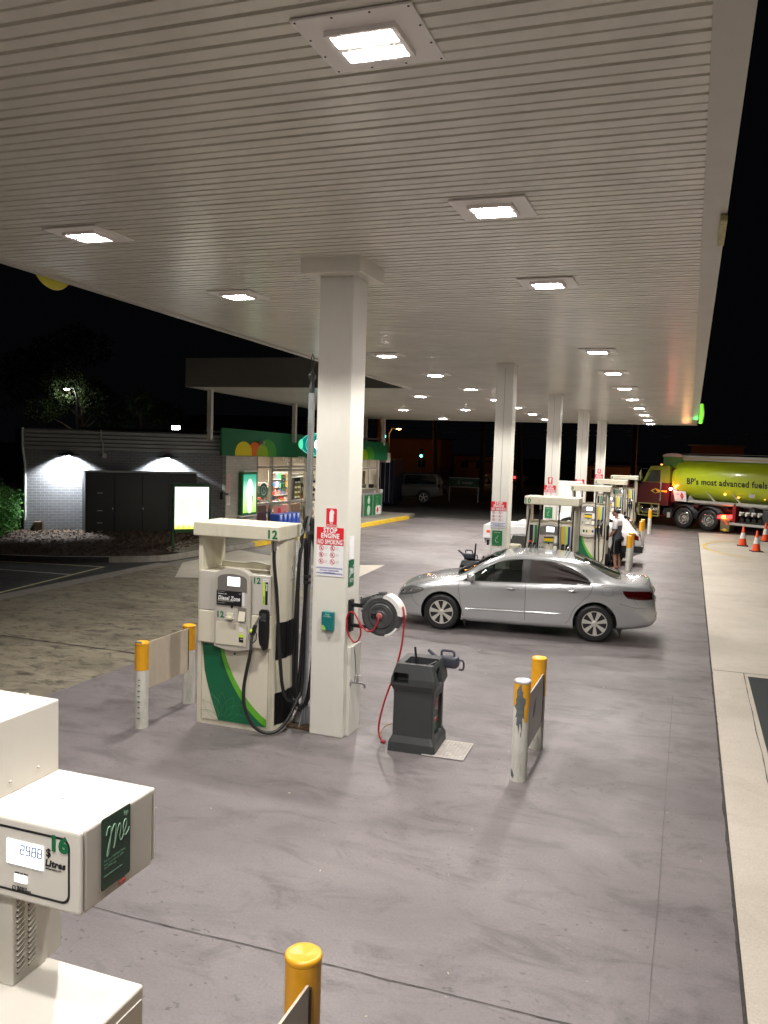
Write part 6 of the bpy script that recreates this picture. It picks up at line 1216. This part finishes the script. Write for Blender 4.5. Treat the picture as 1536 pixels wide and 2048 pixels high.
MB().lathe([(.02,.11),(.07,.10),(.13,.06),(.33,.02),(.345,-.01),(.32,-.0),(.12,.03),(0,.035)],(0,-.36,0),32).build('shade',blackp,wl,smooth=True); MB().tube([(0,-.30,.08),(0,-.2,.10),(0,-.02,.08)],.02,8).build('arm',blackp,wl); MB().sph((0,-.30,-.0),.07,(1,1,.5),16,8).build('bulb',mat('bulb_white',(.9,.95,1.),.3,emit=14,ecol=(.9,.96,1)),wl,smooth=True)
l=bpy.data.lights.new('lamp','SPOT'); l.energy=800; l.spot_size=R(135); l.spot_blend=.35; l.color=(.88,.94,1.); l.shadow_soft_size=.05; o=bpy.data.objects.new('lamp',l); C.objects.link(o); o.parent=wl; o.location=(0,-.30,-.06); o.rotation_euler=(R(26),0,0)
def onwall(s,off=0): return (A3[0]+math.cos(BA)*s+math.sin(BA)*off,A3[1]+math.sin(BA)*s-math.cos(BA)*off)
wl.location=(*onwall(1.27),2.70); dup(wl,None,(*onwall(4.30),2.70),None,'dish shaped lamp on the grey brick wall, right one above the steel enclosure')
en=thing('steel_enclosure','dark green grey steel cabinet row against the brick wall','cabinet',(*onwall(1.70,.9),0),BA); dgn=mat('enclosure_dark',(.008,.010,.009),.55,noise=.1,nscale=4)
MB().box(0,3.42,0,.88,.16,2.22,.01,1).build('casing',dgn,en); mb=MB()
for k in range(4): mb.box(.02+k*.845,.02+k*.845+.825,-.02,-.001,.2,2.18,.006,1)
mb.build('door_leaf',dgn,en); MB().box(0,3.42,-.03,.0,2.20,2.24).box(.1,3.3,-.0,.1,2.225,2.25).build('top_edge',mat('edge_pale',(.3,.32,.3),.5),en); mb=MB()
for z in (1.0,.62,.36,1.55): mb.box(.35,.5,-.025,-.02,z,z+.015)
for x in (.80,1.72): mb.box(x,x+.02,-.03,-.02,1.04,1.10)
mb.build('vent_slot',dsteel,en); MB().box(-.3,3.2,-.2,.88,.0,.12,.01,1).build('plinth',M_path,en)
ls=thing('light_sign','white lit menu sign in a green frame on two posts beside the footpath','lit sign',(-13.80,20.70,0),BA); grn=mat('frame_green',(.015,.10,.03),.35)
MB().box(-.08,1.02,-.08,.08,1.93,2.03,.02,2).box(-.07,.0,-.07,.07,.66,1.93,.015,2).box(.97,1.05,-.07,.07,.74,1.93,.015,2).box(0.0,.97,-.07,.07,.62,.72,.01,1).build('frame',grn,ls)
MB().box(.0,.97,-.05,.05,.725,1.928).build('lit_panel',gradmat('menu_print',[(0,(.85,.8,.1)),(.12,(.95,.95,.5)),(.22,(1,1,.93)),(1,(1,1,.95))],1.7),ls)
MB().box(-.07,-.01,-.04,.04,.0,.66,.004,1).build('post',grn,ls); MB().box(.98,1.03,-.04,.04,0,.74,.004,1).build('post',grn,ls); mb=MB()
for k in range(6): mb.prism([(.04+k*.155,.73),(.15+k*.155,.73),(.10+k*.155,.84+.05*(k%2))],-.056,-.051,'y')
mb.build('printed_zigzag',mat('print_lime',(.75,.8,.1),.5,emit=.9),ls)
for k,(x,w) in enumerate(((.12,.3),(.55,.3))): MB().box(x,x+w,-.055,-.051,1.02+.0*k,1.62).build('printed_panel',mat('print_cream',(.95,.93,.8),.5,emit=.95),ls); MB().box(-.14,.06,-.12,.12,.0,.04,.01,1).build('foot_plate',dgrey,ls)
MB().box(1.06,1.14,.2,.3,.0,.55).build('red_post',dred,ls)
# ---------------------------------------------------------------- vegetation
def leafmat(name,c): return mat(name,c,.6,noise=.35,nscale=3,spec=.3)
def foliage(name,m,par,centres,n,size,seed,flat=False):
    rng=random.Random(seed); mb=MB(); vs=[];fs=[]
    for i in range(n):
        cx,cy,cz,r,rz=rng.choice(centres); a=rng.uniform(0,2*PI); b=math.acos(rng.uniform(-1,1)); q=rng.uniform(.45,1.)**.5
        q*=1+.18*math.sin(a*5+cx*3)*math.sin(b*4); x=cx+r*q*math.cos(a)*math.sin(b); y=cy+r*q*math.sin(a)*math.sin(b); z=cz+rz*q*math.cos(b)
        s=size*rng.uniform(.6,1.4); d=Vector((rng.gauss(0,1),rng.gauss(0,1),rng.gauss(0,.8))).normalized(); e=d.orthogonal().normalized(); e=Matrix.Rotation(rng.uniform(0,6.3),3,d)@e; o=Vector((x,y,z)); k=len(vs)
        vs+= [o-d*s,o+e*s*.35,o+d*s,o-e*s*.35]; fs.append((k,k+1,k+2,k+3))
    me=bpy.data.meshes.new(name); me.from_pydata(vs,[],fs); me.materials.append(m); o=bpy.data.objects.new(name,me); C.objects.link(o); o.parent=par; return o
hd=thing('hedge_bush','clipped green bush cut by the left frame edge','bush',(-19.55,19.6,.15)); foliage('foliage',leafmat('hedge_leaf',(.08,.24,.04)),hd,[(0,0,1.05,.95,.72),(-.8,.2,1.0,1.0,.7),(.1,.1,.6,.8,.55),(-.5,-.3,.9,.8,.8)],15000,.042,2); MB().tube([(0,0,0),(.05,0,.5),(0,.1,.9)],.05,8).tube([(-.6,.1,0),(-.6,0,.7)],.05,8).build('trunk',brown,hd)
bark=mat('bark',(.10,.075,.055),.85,noise=.35,nscale=6,bump=.5,bscale=12); leafd=leafmat('gum_leaf',(.055,.085,.03))
def tree(x,y,h,label,crown,n,size,seed,grp='trees in the dark beyond the building',lean=.0,tr=.25,br=6):
    t=thing('gum_tree',label,'tree',(x,y,0),0,grp); rng=random.Random(seed); mb=MB(); top=h*.75
    tp=[(0,0,-.1),(lean*.4,.1,h*.3),(lean,.0,top)]; mb.tube(cat(tp,4),lambda u:tr*(1-.65*u),10); cs=[]
    for k in range(br):
        a=2*PI*k/br+rng.uniform(-.4,.4); z=h*rng.uniform(.4,.7); L_=crown*rng.uniform(.6,1.); e=(lean*.7+L_*math.cos(a),L_*math.sin(a),z+h*rng.uniform(.1,.28)); mb.tube([(lean*z/top,0,z),(lean*.7+L_*.5*math.cos(a),L_*.5*math.sin(a),z+h*.1),e],lambda u:tr*.35*(1-.7*u),7)
        cs.append((*e,crown*.42,crown*.34)); cs.append((e[0]*.6,e[1]*.6,e[2]+h*.05,crown*.35,crown*.3))
    mb.build('trunk',bark,t,smooth=True); foliage('crown',leafd,t,cs,n,size,seed); return t
tree(-37.5,45.5,8.2,'leafy tree lit from above by the lamp behind the brick building',2.6,9000,.09,31)
tree(-31.5,43.5,6.0,'lower leafy tree right of the lamp lit one, behind the brick building',2.2,7000,.09,33)
tree(-46,52,11,'tall dark tree at the far left behind the building',4.,5000,.14,35)
gx=[(-14.6,62,13,'bare gum trunk right of the second column, by the parked red light'),(-12.4,66,14,'double gum trunk left of the second column'),(-26.5,72,15,'tall pale gum between the street lamp and the traffic lights'),(-30,66,14,'gum tree with spreading branches beside the orange street lamp'),(-20.5,70,12,'thin dark gum tree behind the parked four wheel drive')]
for i,(x,y,h,lb) in enumerate(gx): tree(x,y,h,lb,3.2,3500,.13,50+i,'gum trees across the road',lean=random.uniform(-.8,.8),tr=.28,br=7)
# ---------------------------------------------------------------- lamps, poles and signals in the distance
def streetlamp(x,y,h,label,col,w,e,rot=0,arm=1.2):
    t=thing('street_lamp',label,'street lamp',(x,y,0),rot); MB().tube([(0,0,0),(0,0,h*.9),(arm*.3,0,h),(arm,0,h+.05)],lambda u:.09-.05*u,8).build('pole',dsteel,t,smooth=True); MB().box(arm-.15,arm+.35,-.12,.12,h-.04,h+.08,.03,2).build('lamp_head',dgrey,t); MB().sph((arm+.1,0,h-.06),.14,(1.4,1,.5),14,8).build('bulb',mat('bulb'+str(round(col[1],2)),col,.3,emit=e,ecol=col),t,smooth=True)
    l=bpy.data.lights.new('lamp','POINT'); l.energy=w; l.color=col; l.shadow_soft_size=.15; o=bpy.data.objects.new('lamp',l); C.objects.link(o); o.parent=t; o.location=(arm+.1,0,h-.3); return t
streetlamp(-36.0,43.3,6.25,'white street lamp shining on the tree behind the brick building',(.95,.97,.8),40,40,R(180),.7)
streetlamp(-24.9,70,4.85,'orange street lamp glowing left of the parked four wheel drive',(1.,.38,.1),45,45,0,.8)
def signal(x,y,h,label):
    t=thing('traffic_light',label,'traffic light',(x,y,0),0,'green traffic lights across the road'); MB().cyl((0,0,0),(0,0,h-.2),.06,n=10).build('pole',dsteel,t); MB().box(-.15,.15,-.1,.1,h-.25,h+.75,.02,1).build('housing',blackp,t); MB().cyl((0,-.14,h),(0,-.09,h),.15,n=18).build('green_lens',mat('signal_green',(.1,.9,.75),.3,emit=9,ecol=(.1,.9,.7)),t); MB().cyl((0,-.11,h+.25),(0,-.09,h+.25),.1,n=16).cyl((0,-.11,h+.5),(0,-.09,h+.5),.1,n=16).build('dark_lens',ink,t)
signal(-28.1,90,2.3,'green traffic light low above the parked four wheel drive'); signal(-21.7,60,4.0,'green traffic light just above the right end of the green fascia')
t=thing('flood_lamp','bright white flood lamp on the roof behind the brick building','flood lamp',(-26.7,40.2,0)); MB().cyl((0,0,0),(0,0,3.7),.05,n=8).build('pole',dgrey,t); MB().box(-.25,.25,-.1,.1,3.75,4.0,.03,1).build('lamp_head',dgrey,t); MB().box(-.24,.24,-.13,-.101,3.72,4.02).build('lamp_glass',mat('flood_white',(1,.97,.95),.3,emit=45,ecol=(1,.95,.93)),t); l=bpy.data.lights.new('lamp','POINT'); l.energy=60; l.shadow_soft_size=.1; o=bpy.data.objects.new('lamp',l); C.objects.link(o); o.parent=t; o.location=(0,-.3,3.8)
t=thing('utility_pole','brown timber power pole with wires left of the tanker','utility pole',(-4.0,66,0)); MB().cyl((0,0,0),(0,0,10),.22,.16,n=12).build('pole',mat('timber_brown',(.2,.09,.05),.8,noise=.2,nscale=5),t); MB().box(-1.3,1.3,-.06,.06,5.9,6.05).build('cross_arm',MT['timber_brown'],t); MB().tube([(-.9,0,6),(0,0,5.2)],.02,5).build('brace',dsteel,t)
mb=MB()
for z0,z1 in ((4.5,4.6),(4.75,4.95)): mb.tube([(-30,.0,z0+.4),(-15,0,z0),(0,0,z1),(14,0,z0+.1),(32,0,z0+.5)],.022,5)
mb.build('wires',mat('wire_grey',(.35,.35,.35),.5),t)
# dark container, four wheel drive, water sign
t=thing('shipping_container','dark blue ribbed container at the right end of the shop','container',(-16.5,43.8,0),R(8)); nb=mat('container_navy',(.012,.018,.05),.5,noise=.1,nscale=2); mb=MB().box(0,1.2,0,.06,.1,2.45)
for k in range(5): mb.box(.1+k*.22,.2+k*.22,-.05,0,.2,2.35)
mb.box(0,.08,.061,3,.1,2.45).box(1.12,1.2,.061,3,.1,2.45).box(0,1.2,0,3,2.451,2.5); mb.build('container_shell',nb,t); mb=MB()
for x in (.3,.5,.75,1.0): mb.cyl((x,-.08,.2),(x,-.08,2.35),.02,n=8)
mb.build('lock_bars',dsteel,t)
suv=Car(4.8,T=[(0,.8),(.1,1.0),(1.1,1.12),(1.35,1.25),(1.8,1.7),(2.2,1.8),(4.4,1.8),(4.65,1.6),(4.75,1.1),(4.8,.8)],S=[(0,.7),(1.,1.0),(4.6,1.08),(4.8,.7)],Wd=[(0,.75),(.2,.88),(4.5,.9),(4.8,.8)],B=[(0,.45),(.4,.35),(4.4,.38),(4.8,.5)],gh=[(.93,.03),(.92,.15),(.905,.38),(.88,.62),(.86,.82),(.83,.93),(.72,.97),(.45,.99),(.2,.999),(0,1.)])
t=simple_car('four_wheel_drive','pale four wheel drive parked in the dark beyond the container','four wheel drive',(-18.3,47.0,0),R(12),suv,4.8,mat('suv_paint',(.08,.085,.075),.35,coat=.3),(.95,3.75),.38,[([(1.7,1.12),(4.5,1.16)],[(1.7,1.2),(2.0,1.62),(4.3,1.66),(4.5,1.5)],1.75,4.45)])
MB().cyl((4.85,0,.95),(5.05,0,.95),.36,n=24).build('spare_wheel',rubber,t,smooth=True); 
for sg in (-1,1): suv.side(crv([(4.4,.95),(4.7,.95)]),crv([(4.4,1.15),(4.7,1.15)]),4.55,4.74,.005,4,3,sg).build('tail_light',taill,t)
t=thing('water_sign','small dark sign reading air and water behind the four wheel drive','sign',(-12.9,50.5,0),R(5)); MB().box(-1.0,.85,-.03,.03,.95,1.45,.02,1).build('board',mat('sign_deep_green',(.01,.06,.035),.5),t); mb=MB().box(-1.02,.87,-.035,.035,1.452,1.5).box(-1.02,.87,-.035,.035,.9,.948); mb.build('sign_rail',greyp,t); text('& water',.3,mat('faint_white',(.5,.5,.5),.6),t,(.0,-.035,1.2),sx=1.); MB().box(.78,.85,-.03,.03,0,.9).box(-1,-.93,-.03,.03,0,.9).build('post',dsteel,t)
# car with lights on the far road, low houses
t=simple_car('far_car','car with glowing lamps far across the road, left of the second column','car',(-18.6,80,0),R(-20),hat,4.2,mat('far_paint',(.25,.2,.18),.4),(.8,3.35),.33,[([(1.45,.95),(3.6,1.03)],[(1.45,.96),(2.3,1.41),(3.6,1.05)],1.45,3.55)]); MB().sph((.2,-.8,.72),.16,(1,1,1),12,8).build('headlight',mat('head_warm',(1,.6,.25),.3,emit=26,ecol=(1,.55,.25)),t); MB().sph((3.9,-.85,.75),.1,(1,1,1),12,8).build('tail_light',lampred,t)
def house(x,y,w,d,h,label,c=(.35,.17,.1),roof=.0,em=None):
    t=thing('far_building',label,'building',(x,y,0)); mb=MB().box(0,w,0,d,0,h); mb.build('wall',mat('far_wall'+str(c[0]),c,.8,noise=.1,nscale=1.),t); MB().box(-.3,w+.3,-.3,d+.3,h,h+.15).build('roof',dgrey,t)
    for k in range(max(1,int(w/3.2))):
        f=MB().box(.8+k*3.,.9+1.0+k*3.,-.04,-.001,.9,1.9).build('window',greyp,t); MB().box(.9+k*3.,.9+.9+k*3.,-.05,-.041,1.,1.8).build('pane',em or ink,f)
    return t
house(-9,76,4.6,5,2.1,'low brick house beyond the road, between the third and fourth columns'); house(.0,78,4.2,4,4.1,'flat roofed brick building above the tanker',(.16,.06,.035)); house(-33,92,6.5,5,4.2,'orange lit wall behind the four wheel drive',(.5,.22,.1)); house(-26,96,5,5,2.4,'low orange lit house right of the green signal',(.45,.2,.09)); house(-44,66,13,6,5.4,'long dim brown building above the shop roof',(.14,.07,.045)); house(-24,95,3,5,1.8,'tiny lit shed by the far traffic light',(.48,.22,.1))
l=bpy.data.lights.new('lamp','POINT'); l.energy=40; l.color=(1.,.42,.14); l.shadow_soft_size=.3
t=thing('street_lamp','orange street lamp out of sight behind the shop roof','street lamp',(-31.5,86,0)); MB().cyl((0,0,0),(0,0,7),.08,n=8).build('pole',dsteel,t); MB().box(-.3,.3,-.15,.15,6.95,7.1,.03,1).build('lamp_head',dgrey,t); o=bpy.data.objects.new('lamp',l); C.objects.link(o); o.parent=t; o.location=(0,-.5,6.6)
l=bpy.data.lights.new('lamp','POINT'); l.energy=260; l.color=(1.,.42,.18); l.shadow_soft_size=.3
t=thing('street_lamp','orange street lamp hidden behind the tanker','street lamp',(-.5,70,0)); MB().cyl((0,0,0),(0,0,3.2),.08,n=8).build('pole',dsteel,t); MB().box(-.3,.3,-.15,.15,3.05,3.15,.03,1).build('lamp_head',dgrey,t); o=bpy.data.objects.new('lamp',l); C.objects.link(o); o.parent=t; o.location=(0,-.4,2.8)
